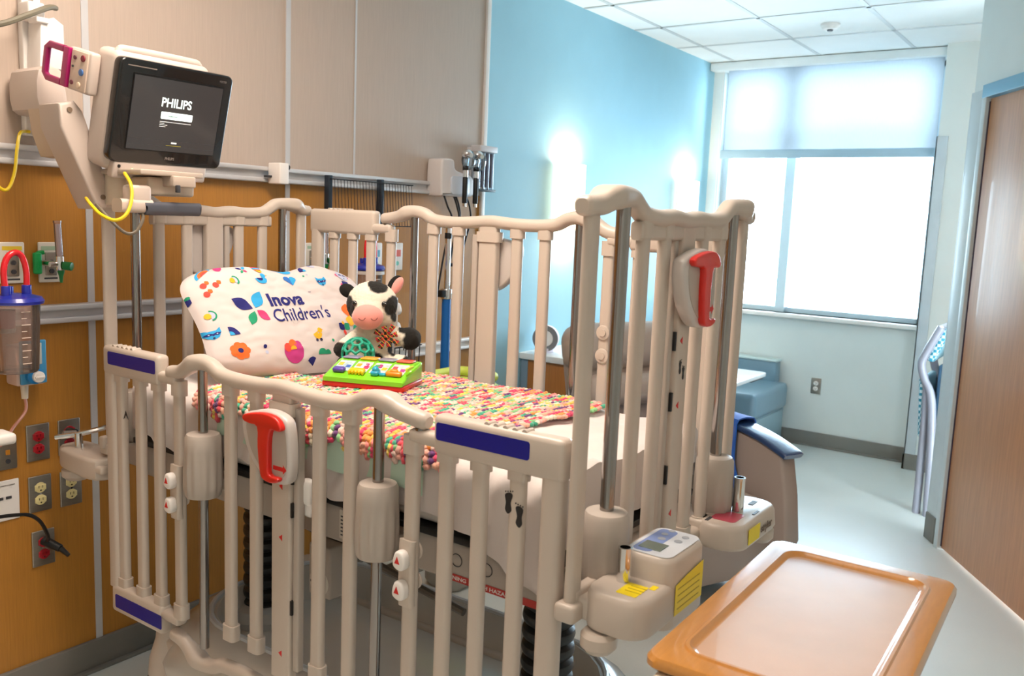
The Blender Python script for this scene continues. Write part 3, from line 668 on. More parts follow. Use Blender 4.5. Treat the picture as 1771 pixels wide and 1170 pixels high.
# ------------------------------------------------------------------ bedding
from mathutils import noise as NZ
def grid_mesh(name, nu, nv, fn, m, thick=0, parent=None):
    bm = bmesh.new(); g = [[bm.verts.new(fn(i/nu, j/nv)) for j in range(nv+1)] for i in range(nu+1)]
    for i in range(nu):
        for j in range(nv): bm.faces.new((g[i][j], g[i+1][j], g[i+1][j+1], g[i][j+1]))
    bmesh.ops.recalc_face_normals(bm, faces=bm.faces)
    if thick: bmesh.ops.solidify(bm, geom=bm.faces[:], thickness=thick)
    b = B(); b._add(bm); return b
ZM = 1.045
b = B(); b.box(1.395, 2.045, .87, 2.275, .886, ZM-.004, .03, 4)
mt = top('mattress', b, mat('mattress_ticking', '#ded8d2', .8), 'crib mattress on the deck under the white sheet', 'mattress', (1.72, 1.57, .886))
def drape_x(s, x0, x1, zt, drop0, drop1, r=.03):
    """profile over the mattress edge: s in metres from near hem"""
    if s < drop0: return x0, zt-r-(drop0-s), V(-1, 0, 0)
    s -= drop0; L = r*PI/2
    if s < L: a = s/r; return x0+r-r*math.cos(a), zt-r+r*math.sin(a), V(-math.cos(a), 0, math.sin(a))
    s -= L; W = x1-x0-2*r
    if s < W: return x0+r+s, zt, V(0, 0, 1)
    s -= W
    if s < L: a = s/r; return x1-r+r*math.sin(a), zt-r+r*math.cos(a), V(math.sin(a), 0, math.cos(a))
    s -= L; return x1, zt-r-s, V(1, 0, 0)
def sheet(u, v):
    x0, x1 = 1.388, 2.052; d0 = .115+.018*math.sin(v*17)+.02*NZ.noise(V(v*6, 0, 3))+.09*max(0, 1-v/.16); tot = d0+.1+PI*.03+(x1-x0-.06)
    y = .80+v*1.485; yy = max(y, .862)
    x, z, n = drape_x(u*tot, x0, x1, ZM+.001, d0, .1)
    side_ = abs(n.x)
    w = .010*NZ.noise(V(x*5, y*7, z*4))+.005*NZ.noise(V(x*22, y*16, z*14))+.004*(1-abs(NZ.noise(V(x*9+y*6, y*5-x*4, z*7)))*2)**3
    f = max(0, 1-(y-.86)/.45) if y > .86 else 1
    # diagonal folds near the foot
    w += f*.010*max(0, math.sin((x*9+y*22)))**3*(1-side_)
    w += side_*.006*(1+math.sin(y*60+z*18+4*NZ.noise(V(y*4, z*6, 1))))
    p = V(x, yy, z)+n*max(w+.004, .0015)
    if y < .862:   # foot overhang
        k = (.862-y)/.062; p.y = .857-.010*(1-side_)*0-.006*abs(NZ.noise(V(x*9, z*5, k))); p.z -= .150*k*(1-side_*.5)+.0
    return p
b = grid_mesh('s', 110, 150, sheet, SHEET)
top('bed_sheet', b, SHEET, 'rumpled white cotton sheet tucked over the crib mattress', 'sheet', (1.72, 1.57, ZM))
MINT = mat('mint_cotton', '#c8e6d4', .85, var=.03, sheen=.2)
def pad(u, v):
    y = 1.18+v*.78; d0 = .066+.006*math.sin(y*23); x, z, n = drape_x(u*.40, 1.380, 2.05, ZM+.012, d0, .1)
    return V(x, y, z)+n*(.004+.003*NZ.noise(V(x*8, y*9, z*8)))
b = grid_mesh('p', 40, 60, pad, MINT)
top('underpad', b, MINT, 'pale mint underpad edge hanging below the crocheted blanket', 'underpad', (1.45, 1.57, ZM+.01))
# crocheted blanket made of small puff stitches
def crochet():
    vs, fs, cs = [], [], []
    bm = bmesh.new(); bmesh.ops.create_icosphere(bm, subdivisions=1, radius=1)
    bv = [v.co.copy() for v in bm.verts]; bf = [[v.index for v in f.verts] for f in bm.faces]; bm.free()
    pal = ['#e8505e', '#f48f8a', '#f7b7a4', '#f5a04a', '#f3d45a', '#f6ead0', '#8fcf8e', '#3fae8a', '#e23a6a', '#6f3a7c', '#f3b79c', '#f6d6c8', '#f5c8c0']
    pal = [lin(c) for c in pal]; rng = random.Random(4); sp = .0128; row = 0; y = 1.10
    while y < 1.985:
        s = 0; cidx = rng.randrange(13); run = 0
        d0 = .010+.010*math.sin(y*38)+.008*math.sin(y*91); L = d0+.047+(2.035-1.378-.03)
        if y > 1.90: L *= .55+.0*row
        if y < 1.13: L -= .03*rng.random()
        s = (row % 2)*sp*.5
        while s < L:
            if run <= 0: cidx = rng.randrange(13); run = rng.choice((1, 2, 2, 3))
            run -= 1
            x, z, n = drape_x(s, 1.374, 2.06, ZM+.018, d0, .1)
            yy = y+.004*math.sin(s*50+row)+.02*math.sin(s*5)
            c = V(x, yy, z)+n*(.004+.006*NZ.noise(V(x*7, yy*7, 0))+.002*rng.random())
            t = V(0, 1, 0); o = n.cross(t); a = rng.uniform(-.9, .9)+(.6 if row % 2 else -.6)
            k_ = 1.3 if abs(n.x) > .3 else 1.08; e1 = (t*math.cos(a)+o*math.sin(a))*.0090*k_; e2 = (-t*math.sin(a)+o*math.cos(a))*.0066*k_; e3 = n*.0058*k_
            i0 = len(vs)
            for q in bv: vs.append(c+e1*q.x+e2*q.y+e3*q.z)
            for f in bf: fs.append([i0+k for k in f])
            col = pal[cidx]; j = rng.uniform(.85, 1.1); cs.append((min(1, col[0]*j), min(1, col[1]*j), min(1, col[2]*j), 1))
            s += sp*rng.uniform(.9, 1.1)
        y += sp*.86; row += 1
    me = bpy.data.meshes.new('crocheted_blanket'); me.from_pydata(vs, [], fs)
    at = me.color_attributes.new('Col', 'FLOAT_COLOR', 'POINT'); n = len(bv)
    buf = []
    for c in cs: buf += list(c)*n
    at.data.foreach_set('color', buf)
    me.materials.append(vcol('crochet_yarn', .85, .4, .5, 900))
    for p in me.polygons: p.use_smooth = True
    o = bpy.data.objects.new('crocheted_blanket', me); COL.objects.link(o); me.transform(Matrix.Translation((-1.7, -1.55, -ZM))); o.location = (1.7, 1.55, ZM)
    return tag(o, 'multicoloured crocheted blanket of puffy stitches spread over the crib mattress', 'blanket')
crochet()

# ------------------------------------------------------------------ pillow with printed cover
PO = V(1.795, 2.013, 1.05); vy = V(0, .552, .834); vx = V(1, 0, 0); vn = vx.cross(vy).normalized()
PWH, PHH = .338, .372
def pil(u, v, off=0, side=1):
    """u from centre, v from bottom, metres"""
    s, t = max(-1, min(1, u/PWH)), max(-1, min(1, v/PHH*2-1))
    return pil_st(s, t, off, side)
def pil_st(s, t, off=0, side=1):
    r = 1.0
    X = s*PWH*(1-.13*abs(t)**6)*(1-.035*math.cos(t*2.4+.3)); Y = (t*PHH/2)*(1-.16*abs(s)**5)+PHH/2
    if t > 0: Y -= t*t*(.026*math.exp(-((s-.10)/.26)**2)+.03*max(0, s-.55)*2)
    else: Y -= t*t*.02*s
    e = max(0, (1-abs(s)**3.2))*max(0, (1-abs(t)**3.0)); h = .062*e**.5
    h *= 1+.10*NZ.noise(V(s*2.1, t*2.1, 5))
    h += .0035*NZ.noise(V(s*9, t*9, 2))*e**.3
    back = -.030*e**.5
    return PO+vx*X+vy*Y+vn*(((h+.02) if side > 0 else (.02+back))+off)
bm = bmesh.new(); N1 = 90
for sd in (1, -1):
    g = [[bm.verts.new(pil_st(-1+2*i/N1, -1+2*j/60, 0, sd)) for j in range(61)] for i in range(N1+1)]
    for i in range(N1):
        for j in range(60): bm.faces.new((g[i][j], g[i+1][j], g[i+1][j+1], g[i][j+1]))
bmesh.ops.remove_doubles(bm, verts=bm.verts, dist=.0006); bmesh.ops.recalc_face_normals(bm, faces=bm.faces)
b = B(); b._add(bm)
pw = thing('pillow', 'white pillow printed with colourful nursery shapes and a butterfly logo', 'pillow', (1.795, 2.06, 1.06))
PILC = mat('pillow_cotton', '#d5cac7', .85, var=.015, sheen=.25, bump=.2, bscale=700)
PBASE = b
PC = {'n': '#1b1d6e', 'b': '#2a9fd8', 'g': '#17936a', 'p': '#d83e78', 'o': '#ee6a26', 'y': '#f5b324', 'r': '#e8473a', 'l': '#b9bfd6', 'm': '#c43a86', 't': '#2f6fc0', 'k': '#22224a'}
PB = {k: B() for k in PC}
def tri_poly(poly):
    bm = bmesh.new(); f = bm.faces.new([bm.verts.new((a, c, 0)) for a, c in poly]); bmesh.ops.triangulate(bm, faces=[f])
    for _ in range(4):
        es = [e for e in bm.edges if e.calc_length() > .006]
        if not es: break
        bmesh.ops.subdivide_edges(bm, edges=es, cuts=1); bmesh.ops.triangulate(bm, faces=bm.faces)
    return bm
LAY = {'v': 0}
def ink(c, poly, lay=0):
    bm = tri_poly(poly)
    for v in bm.verts: v.co = pil(v.co.x, v.co.y, .0012+lay*.0005)
    PB[c]._add(bm)
def xf(poly, cx, cy, s=1, a=0):
    ca, sa = math.cos(a), math.sin(a); return [(cx+s*(x*ca-y*sa), cy+s*(x*sa+y*ca)) for x, y in poly]
def circ(r, n=20, a0=0, a1=2*PI, rx=1): return [(rx*r*math.cos(a0+(a1-a0)*k/n), r*math.sin(a0+(a1-a0)*k/n)) for k in range(n if a1-a0 > 6.2 else n+1)]
def leaf(L=1, W=.42, n=12): return [(L*k/n, W*L*math.sin(PI*k/n)**1.0*.60) for k in range(n)]+[(L*(1-k/n), -W*L*math.sin(PI*k/n)**1.0*.60) for k in range(n)]
def put(c, poly, cx, cy, s=1, a=0, lay=0): ink(c, xf(poly, cx, cy, s, a), lay)
def fan(r, a): return [(0, 0)]+circ(r, 10, a, a+PI/2)
D = .03
def bfly(cx, cy, s):
    for c, a, k in (('n', 142, 1.05), ('b', 52, 1.05), ('g', 238, .78), ('p', 318, .78)):
        put(c, leaf(1, .47), cx+.1*s*math.cos(math.radians(a)), cy+.1*s*math.sin(math.radians(a)), s*k, math.radians(a))
bfly(-.170, .200, .063); bfly(-.140, .343, .020)
# printed word mark
for txt, size, u, v, bold, sx in (('Inova', .059, -.112, .210, .0020, 1.06), ("Children's", .0595, -.116, .157, .0004, .93)):
    PB['n'].text(txt, size, None, .0, bold, sx, conform=lambda x, y, z, u=u, v=v: pil(u+x, v+y-.004, .0014), sub=3)
PB['n'].text('TM', .008, None, 0, 0, 1, conform=lambda x, y, z: pil(.058+x, .245+y, .0014), sub=1)
def rainbow(cx, cy, r, a, cols='bry'):
    for k, c in enumerate(cols): put(c, circ(r*(1-k*.3), 14, 0, PI), cx, cy, 1, a, k)
rainbow(-.272, .345, .030, .6, 'bor'); put('p', xf(circ(.016, 12), 0, 0), -.221, .362); put('m', circ(.007, 8), -.221, .362, lay=1)
for k, c in enumerate('pboy'): put(c, circ(.016-.002*k, 12, PI, 2*PI), -.084, .363-.008*k, lay=k)
# duck
put('b', circ(.021, 16, PI, 2*PI), -.096, .305); put('b', circ(.0085, 12), -.082, .317, lay=1); put('b', [(-.008, 0), (.006, 0), (.006, .015), (-.002, .015)], -.084, .303); put('n', circ(.011, 12, PI, 2*PI), -.100, .306, lay=2); put('y', [(0, 0), (.008, .002), (0, .004)], -.074, .315, lay=1)
put('b', circ(.032, 20, PI, 2*PI), .018, .368)
H = [(0, -.020), (.020, .002), (.020, .012), (.012, .018), (.004, .017), (0, .011)]
put('b', H, .012, .300, 1.1); put('t', [(-x, y) for x, y in H][::-1], .012, .300, 1.1)
put('n', fan(.026, PI/2-.4), .106, .338, a=.3); put('b', fan(.012, PI/2-.4), .106, .338, a=.3, lay=1)
for x, y, c, r in ((.075, .318, 'g', .004), (.092, .322, 'l', .004), (-.178, .080, 'n', .006), (-.176, .062, 'l', .006), (.082, .078, 'g', .005)): put(c, circ(r, 10), x, y)
def raccoon(cx, cy, s):
    put('b', [(-1, .2), (-.95, .95), (-.45, .55), (.45, .55), (.95, .95), (1, .2), (.6, -.55), (0, -.85), (-.6, -.55)], cx, cy, s)
    put('n', [(-.95, .15), (-.4, .25), (0, .05), (.4, .25), (.95, .15), (.6, -.2), (.15, -.15), (0, -.3), (-.15, -.15), (-.6, -.2)], cx, cy, s, lay=1)
    put('k', circ(.14, 8), cx, cy-.6*s, s, lay=2); put('l', circ(.10, 8), cx-.45*s, cy+.02*s, s, lay=2); put('l', circ(.10, 8), cx+.45*s, cy+.02*s, s, lay=2)
raccoon(.136, .286, .021); raccoon(-.318, .142, .023)
# small bear figure
put('p', circ(.007, 10), .226, .318); put('p', circ(.007, 10), .272, .318); put('l', circ(.023, 18, 0, 2*PI, 1.0), .249, .318, lay=1)
put('n', circ(.007, 8, 0, PI), .241, .318, lay=2); put('n', circ(.007, 8, 0, PI), .258, .318, lay=2); put('n', circ(.003, 8), .250, .306, lay=2)
put('p', circ(.009, 8), .226, .272); put('p', circ(.009, 8), .262, .270); put('n', [(-.014, .018), (.014, .018), (.016, -.012), (.014, -.030), (.004, -.030), (0, -.014), (-.004, -.030), (-.014, -.030), (-.016, -.012)], .243, .273, lay=1)
put('p', circ(.006, 8), .235, .241); put('p', circ(.006, 8), .252, .241); put('p', circ(.012, 10, 0, PI), .238, .356)
for x, y in ((-.286, .304), (-.250, .298), (-.288, .274)): put('r', circ(.010, 10), x, y); put('o', leaf(.016, .8), x+.006, y+.004, 1, .5)
put('g', circ(.016, 12, -PI/2, PI/2), -.186, .304, a=.3); put('l', circ(.011, 12, -PI/2, PI/2), -.187, .304, a=.3, lay=1); put('y', circ(.009, 12), -.194, .304, lay=2)
put('g', circ(.018, 12, -PI/2, PI/2), -.306, .205); put('l', circ(.013, 12, -PI/2, PI/2), -.306, .205, lay=1); put('y', circ(.010, 12), -.314, .205, lay=2)
put('n', fan(.030, 0), -.275, .128, a=0); put('b', fan(.014, 0), -.275, .128, lay=1)
for k in range(7): a = 2*PI*k/7; put('o', circ(.013, 10), -.259+.018*math.cos(a), .073+.018*math.sin(a), lay=k*.2)
put('o', circ(.018, 12), -.259, .073, lay=2); put('n', circ(.0085, 10), -.259, .073, lay=3)
put('m', circ(.036, 18, PI, 2*PI), -.078, .058); put('m', [(-.036, 0), (.036, 0), (.034, .012), (.024, .004), (.012, .012), (0, .004), (-.012, .012), (-.024, .004), (-.034, .012)], -.078, .057)
for x, y, c in ((-.098, .070, 'r'), (-.078, .080, 'o'), (-.060, .074, 'm')): put(c, circ(.014, 10), x, y, lay=1)
put('y', circ(.011, 12, 0, PI), -.079, .062, lay=2)
put('y', circ(.017, 12, PI, 2*PI), .028, .104); put('y', circ(.009, 10), .040, .113); put('y', [(-.017, 0), (0, 0), (.006, .010), (-.010, .004)], .028, .102); put('o', [(0, 0), (.006, .001), (0, .004)], .048, .113)
put('k', circ(.005, 8), .020, .084); put('k', circ(.005, 8), .036, .084); put('k', circ(.0013, 6), .042, .115, lay=2)
put('n', leaf(.030, .7), .150, .108, 1, 2.3); put('g', leaf(.030, .7), .152, .108, 1, .7); put('y', circ(.006, 8), .150, .130); put('r', leaf(.020, .5), .142, .090, 1, 1.2)
put('o', leaf(.050, .8), .190, .150, 1, 1.35); put('r', leaf(.030, .7), .205, .155, 1, 1.0, 1); put('y', leaf(.038, .8), .182, .118, 1, 1.2, 1); put('g', leaf(.03, .6), .19, .108, 1, .2)
put('g', circ(.018, 12, 0, PI), .030, .040); put('g', circ(.013, 12, 0, PI), .052, .040); put('n', fan(.024, PI/2), -.012, .012, a=-.6)
put('n', [(-.004, -.014), (.008, -.006), (.008, .010), (-.002, .012)], -.338, .272); put('g', circ(.007, 8), -.335, .285)
put('l', circ(.015, 10, PI, 2*PI), .155, .365); put('n', circ(.007, 8, PI, 2*PI), .152, .367, lay=1)
names = {'n': 'navy', 'b': 'sky_blue', 'g': 'green', 'p': 'pink', 'o': 'orange', 'y': 'yellow', 'r': 'red', 'l': 'lilac_grey', 'm': 'magenta', 't': 'blue', 'k': 'black'}
pms = [PILC]
for k, bb in PB.items():
    pms.append(mat('ink_'+names[k], PC[k], .8, var=.02))
    for f in bb.bm.faces: f.material_index = len(pms)-1
    me = bpy.data.meshes.new('t'); bb.bm.to_mesh(me); bb.bm.free(); PBASE.bm.from_mesh(me); bpy.data.meshes.remove(me)
finish('pillowcase', PBASE, pms, pw)

# ------------------------------------------------------------------ plush cow
def fused(blobs, voxel, smooth_it=6):
    """one continuous surface grown from overlapping ellipsoids (c, r, R)"""
    b = B()
    for c, r, R_ in blobs: b.ell(c, r, R_, 3)
    me = bpy.data.meshes.new('t'); b.bm.to_mesh(me); b.bm.free()
    o = bpy.data.objects.new('t', me); COL.objects.link(o)
    m = o.modifiers.new('r', 'REMESH'); m.mode = 'VOXEL'; m.voxel_size = voxel
    m2 = o.modifiers.new('s', 'SMOOTH'); m2.iterations = smooth_it; m2.factor = .5
    bpy.context.view_layer.update()
    me2 = bpy.data.meshes.new_from_object(o.evaluated_get(bpy.context.evaluated_depsgraph_get()))
    bpy.data.objects.remove(o); bpy.data.meshes.remove(me)
    return me2
CW = V(1.940, 1.885, ZM+.026)
ch = -(CW.xy.normalized()); cang = math.atan2(ch.y, ch.x)+PI/2+.10
cow = thing('plush_cow', 'black and white plush cow with tartan bow sitting behind the green toy', 'soft toy', CW, rot=Euler((0, 0, cang)))
# local frame: -y faces the camera, +x to the viewer's right
E3 = lambda x=0, y=0, z=0: Euler((math.radians(x), math.radians(y), math.radians(z))).to_matrix()
blobs = [((0, .005, .062), (.062, .055, .066), None), ((0, .0, .115), (.048, .044, .040), None), ((-.004, -.008, .205), (.078, .068, .070), None), ((-.012, -.040, .188), (.062, .045, .050), None), ((.02, -.02, .165), (.050, .045, .035), None)]
def limb(p0, p1, r0_, r1_, n=6):
    p0, p1 = Vector(p0), Vector(p1)
    return [(p0.lerp(p1, k/n), (r0_+(r1_-r0_)*k/n,)*3, None) for k in range(n+1)]
blobs += limb((.035, -.005, .118), (.112, -.028, .103), .025, .027)+limb((.108, -.028, .103), (.112, -.030, .100), .034, .035)
blobs += limb((-.035, -.01, .115), (-.095, -.045, .070), .024, .026)+limb((.03, -.02, .030), (.085, -.075, .026), .030, .030)+limb((-.03, -.02, .030), (-.085, -.075, .026), .030, .030)
me = fused(blobs, .0042)
WHT, BLK, PNK = V(*lin('#f3ead8')[:3]), V(*lin('#15130f')[:3]), V(*lin('#f09a90')[:3])
patches = [((.012, -.045, .268), (.034, .034, .026)), ((.058, -.050, .202), (.034, .045, .032)), ((.072, -.04, .178), (.028, .04, .028)), ((-.082, -.030, .200), (.022, .050, .036)), ((-.085, -.04, .170), (.018, .04, .025)),
           ((.128, -.030, .100), (.042, .06, .06)), ((-.105, -.055, .060), (.030, .035, .035)), ((.0, -.055, .035), (.03, .03, .028)), ((.056, -.03, .07), (.013, .03, .024)), ((.095, -.09, .026), (.02, .03, .03)), ((-.098, -.09, .026), (.025, .035, .04)), ((.092, -.03, .128), (.020, .03, .010)), ((.02, .06, .10), (.04, .03, .05))]
ca = me.color_attributes.new('Col', 'FLOAT_COLOR', 'POINT')
me.update()
nrm = [v.normal.copy() for v in me.vertices]
for i, v in enumerate(me.vertices):
    p = v.co; d = min(((p.x-c[0])/r[0])**2+((p.y-c[1])/(r[1]*(2 if c[1] < -.02 else 1)))**2+((p.z-c[2])/r[2])**2 for c, r in patches)
    d = d**.5+.10*NZ.noise(p*70); t = max(0, min(1, (d-.93)/.12)); ca.data[i].color = (*(BLK*(1-t)+WHT*t), 1)
for i, v in enumerate(me.vertices): v.co = v.co+nrm[i]*(.0022*NZ.noise(v.co*260)+.0012*NZ.noise(v.co*520))
for p in me.polygons: p.use_smooth = True
me.materials.append(vcol('plush_fur', .95, .08, .8, 700)); o = bpy.data.objects.new('plush_body', me); COL.objects.link(o); o.parent = cow
PINK = mat('pink_plush', '#ee9d94', .9, var=.03, sheen=.5, bump=.3, bscale=900)
b = B(); b.ell((-.022, -.068, .172), (.047, .034, .040), E3(8, 0, 0), 4); mz = finish('muzzle', b, PINK, cow, local=True)
def on_muz(x, z):  # point on muzzle surface
    q = max(0, 1-((x+.022)/.047)**2-((z-.172)/.040)**2); return V(x, -.068-.0345*q**.5, z)
b = B()
for s, x0 in ((-1, -.042), (1, -.006)): b.tube(spline([on_muz(x0-.010, .172-.001), on_muz(x0-.004, .166), on_muz(x0+.004, .166), on_muz(x0+.010, .173)], 4), .0009, 6)
finish('stitched_nostril', b, mat('brown_thread', '#7a3030', .8), mz, local=True)
for x, z, y in ((.024, .212, -.0795), (-.062, .212, -.066)):
    b = B(); b.ell((x, y, z), (.0075, .006, .0085), None, 3); ey = finish('eye', b, mat('eye_black', '#080808', .08, coat=.5), cow, local=True)
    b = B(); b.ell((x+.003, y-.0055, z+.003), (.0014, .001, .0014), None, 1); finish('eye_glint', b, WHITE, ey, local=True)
def ear(cx, cz, ang, inner, ln=.030):
    R_ = E3(0, ang, 0)
    b = B(); b.ell((cx, .008, cz), (.021, .010, ln), R_, 3); e = finish('ear', b, mat('black_plush', '#14120f', .95, sheen=.05, bump=.5, bscale=700), cow, local=True)
    if inner: b = B(); b.ell((cx+.007, .0, cz), (.015, .009, ln*.86), R_, 3); finish('inner_ear', b, PINK, e, local=True)
ear(.066, .262, 28, True, .034); ear(-.078, .243, -62, False, .026)
TART = mat('tartan_ribbon', '#a8202c', .7, var=.1)
def tartan():
    m = TART; N = m.node_tree.nodes; L = m.node_tree.links; b_ = N['Principled BSDF']
    tc = [n for n in N if n.type == 'TEX_COORD'][0]; ch_ = N.new('ShaderNodeTexChecker'); ch_.inputs['Scale'].default_value = 110
    ch_.inputs[1].default_value = lin('#b81f30'); ch_.inputs[2].default_value = lin('#12301f'); L.new(tc.outputs['Object'], ch_.inputs[0])
    wv = N.new('ShaderNodeTexWave'); wv.inputs['Scale'].default_value = 45; wv.bands_direction = 'DIAGONAL'; L.new(tc.outputs['Object'], wv.inputs[0])
    cr = N.new('ShaderNodeValToRGB'); cr.color_ramp.elements[0].position = .90; cr.color_ramp.elements[1].position = .93; L.new(wv.outputs[0], cr.inputs[0])
    mx = N.new('ShaderNodeMix'); mx.data_type = 'RGBA'; L.new(cr.outputs[0], mx.inputs[0]); L.new(ch_.outputs[0], mx.inputs[6]); mx.inputs[7].default_value = lin('#e8b030'); L.new(mx.outputs[2], b_.inputs['Base Color'])
tartan()
for k, a in enumerate((200, 155, 105, 60, 15, -30, -75, -120)):
    a = math.radians(a); L_ = .040 if k % 2 else .033; d = V(math.cos(a), -.15, math.sin(a)); n_ = V(-math.sin(a), 0, math.cos(a)); o_ = V(.035, -.062, .112)
    b = B(); b.sweep([o_, o_+d*L_*.5+V(0, -.006, 0), o_+d*L_], lambda t: [(x*(.5+t)*1.1, y) for x, y in rsec(.0105, .0012, .0005, 1)], n_); finish('bow_ribbon', b, TART, cow, local=True)
b = B(); b.ell((.035, -.066, .112), .007, None, 2); finish('bow_knot', b, TART, cow, local=True)
# rattle ball
BC = V(1.850, 1.856, ZM+.088)
def goldberg(c, r, t):
    bm = bmesh.new(); bmesh.ops.create_icosphere(bm, subdivisions=2, radius=1)
    b = B(); seen = set(); cen = {f: f.calc_center_median().normalized()*r for f in bm.faces}
    for e in bm.edges:
        f1, f2 = e.link_faces; p, q = cen[f1], cen[f2]; m_ = ((p+q)/2).normalized()*r
        b.tube([c+p, c+m_, c+q], t, 7)
    for f in bm.faces: b.ell(c+cen[f], t*1.15, None, 1)
    bm.free(); return b
top('rattle_ball', goldberg(BC, .047, .0042), mat('teal_rubber', '#25a98c', .4, var=.04, coat=.2), 'teal openwork rattle ball resting against the plush cow', 'ball', BC)
# activity toy
tx = V(.355, -.935, 0); ty = V(.935, .355, 0); TO = V(1.648, 1.792, ZM+.026)
toy = thing('activity_toy', 'green and red pop-up activity toy with four coloured buttons, on the blanket', 'toy', TO, rot=Euler((0, 0, math.atan2(tx.y, tx.x))))
TW, TD = .240, .150
LIME = mat('lime_plastic', '#7fd321', .3, var=.03, coat=.4)
b = B(); b.box(-.002, TW+.002, .002, TD, 0, .018, .006); finish('red_base', b, RED, toy, local=True)
b = B(); b.prism([(0, .016), (0, .028), (.012, .032), (.105, .062), (TD, .064), (TD, .016)], lambda a, c: V(0, a, c), V(TW, 0, 0), .006, 3); hb = finish('green_body', b, LIME, toy, local=True)
sl = math.atan2(.062-.032, .105-.012); Rs = Euler((sl, 0, 0)).to_matrix()
def on_slope(x, d, h=0): return V(x, .012+d*math.cos(sl), .032+d*math.sin(sl))+V(0, -math.sin(sl), math.cos(sl))*h
pics = ['#bcd8e8', '#cfe2ea', '#c8e4dc', '#e6d6dc']; spots = [('#f0c040', '#4a70c0'), ('#f2b030', '#e0406a'), ('#3a9a60', '#f0c030'), ('#e05060', '#b04090')]
for k in range(4):
    x0 = .012+k*.0545
    b = B(); b.obox(on_slope(x0+.0245, .058, .0008), (.047, .062, .002), Rs, .001); pn = finish('picture_window', b, mat('toy_picture_%d' % k, pics[k], .25, var=.25, vscale=70), toy, local=True)
    for j, cc in enumerate(spots[k]):
        b = B(); b.obox(on_slope(x0+.012+j*.026, .066-.012*j, .0022), (.014, .016, .001), Rs, .0004); finish('printed_figure', b, mat('toy_fig_%d_%d' % (k, j), cc, .4), pn, local=True)
for k, n_ in ((1, '2'), (2, '3')):
    b = B(); M = Matrix.Translation(on_slope(.012+k*.0545+(.030 if k == 1 else .016), .058, .0032)) @ Rs.to_4x4(); b.text(n_, .026, M, .0004, .0006); finish('numeral', b, mat('pink_num', '#d8408a', .4), toy, local=True)
bc = [('#5b4aa8', (.036, .020)), ('#f6c515', (.046, .020)), ('#1f9fc4', (.024, .026)), ('#f58a1e', (.046, .018))]
for k, (cc, (w_, d_)) in enumerate(bc):
    x0 = .012+k*.0545+.025; b = B()
    b.obox(on_slope(x0, .022, .007), (w_, d_, .014), Rs, .006, 4)
    if k == 3: b.obox(on_slope(x0, .026, .012), (.024, .016, .014), Rs, .006, 4)
    if k == 2: b.ell(on_slope(x0, .024, .014), (.010, .010, .010), None, 3); b.obox(on_slope(x0+.022, .018, .004), (.020, .010, .008), Rs, .003)
    if k == 1:
        for j in range(5): b.obox(on_slope(x0-.020+j*.010, .014, .006), (.007, .012, .012), Rs, .003)
    finish('push_button', b, mat('button_%d' % k, cc, .3, coat=.4), toy, local=True)
for k, cc in enumerate(('#8d86a8', '#f2a638', '#8f90a0', '#e05a48')):
    b = B(); b.box(.011+k*.0545, .059+k*.0545, .108, .146, .063, .069, .003); finish('pop_up_lid', b, mat('lid_%d' % k, cc, .3, coat=.3), toy, local=True)
b = B(); b.tube([(TW-.002, .03, .045), (TW+.012, .035, .056), (TW+.014, .09, .068), (TW-.002, .10, .062)], .006, 8, 5); finish('side_handle', b, LIME, toy, local=True)
b = B(); b.box(TW-.010, TW-.003, .04, .09, .050, .062, .002); finish('handle_insert', b, mat('lemon', '#cfe04a', .3), toy, local=True)

# ------------------------------------------------------------------ patient monitor
MR = Matrix(((.997, -.080, .010), (.080, .965, -.249), (.011, .249, .969)))
mon = thing('patient_monitor', 'patient monitor with black bezel and start-up screen on a beige arm', 'monitor', (1.483, 2.218, 1.794), rot=MR)
FW, FH = .185, .137
b = B(); bm_ = b.prism(rrect(FW*2, FH*2, .020, 6), lambda a, c: V(a, 0, c), V(0, .028, 0), .005, 3); bz = finish('bezel', b, mat('bezel_black', '#0b0b0d', .22, var=.02, coat=.4), mon, local=True)
b = B(); b.prism(rrect(.296, .204, .003, 2, .005, .002), lambda a, c: V(a, -.0012, c), V(0, .001, 0)); finish('screen_frame', b, mat('screen_edge', '#050506', .3), bz, local=True)
SX0, SX1, SZ0, SZ1 = -FW+.122*.37, -FW+.905*.37, FH-.853*.274, FH-.14*.274
def screen_mat():
    m = emis('screen_glow', '#4a4543', .75, '#151515'); m.node_tree.nodes['Principled BSDF'].inputs['Roughness'].default_value = .15; return m
b = B(); b.box(SX0, SX1, -.0030, -.0015, SZ0, SZ1); sc = finish('screen', b, screen_mat(), mon, local=True, smooth=False)
ML = Matrix(((1, 0, 0, 0), (0, 0, -1, 0), (0, 1, 0, 0), (0, 0, 0, 1)))
LT = emis('screen_white', '#c9f2ea', .75); cxs = (SX0+SX1)/2
b = B(); b.text('PHILIPS', .034, Matrix.Translation((cxs-.055, -.0034, .026)) @ ML, .0002, .0007, .92); finish('screen_lettering', b, LT, sc, local=True, smooth=False)
b = B(); b.prism(rrect(.104, .020, .003, 3, cxs+.001, .002), lambda a, c: V(a, -.0034, c), V(0, .0003, 0)); pb = finish('progress_bar', b, LT, sc, local=True, smooth=False)
b = B(); b.text('IntelliVue', .009, Matrix.Translation((cxs-.028, -.0038, -.001)) @ ML, .0001, 0, .9); finish('bar_lettering', b, mat('teal_dim', '#3d6a62', .5), sc, local=True, smooth=False)
b = B()
for k, w_ in enumerate((.082, .012, .020, .016)): b.box(cxs-.052, cxs-.052+w_*1.25, -.0036, -.0034, -.016-k*.0045, -.0145-k*.0045)
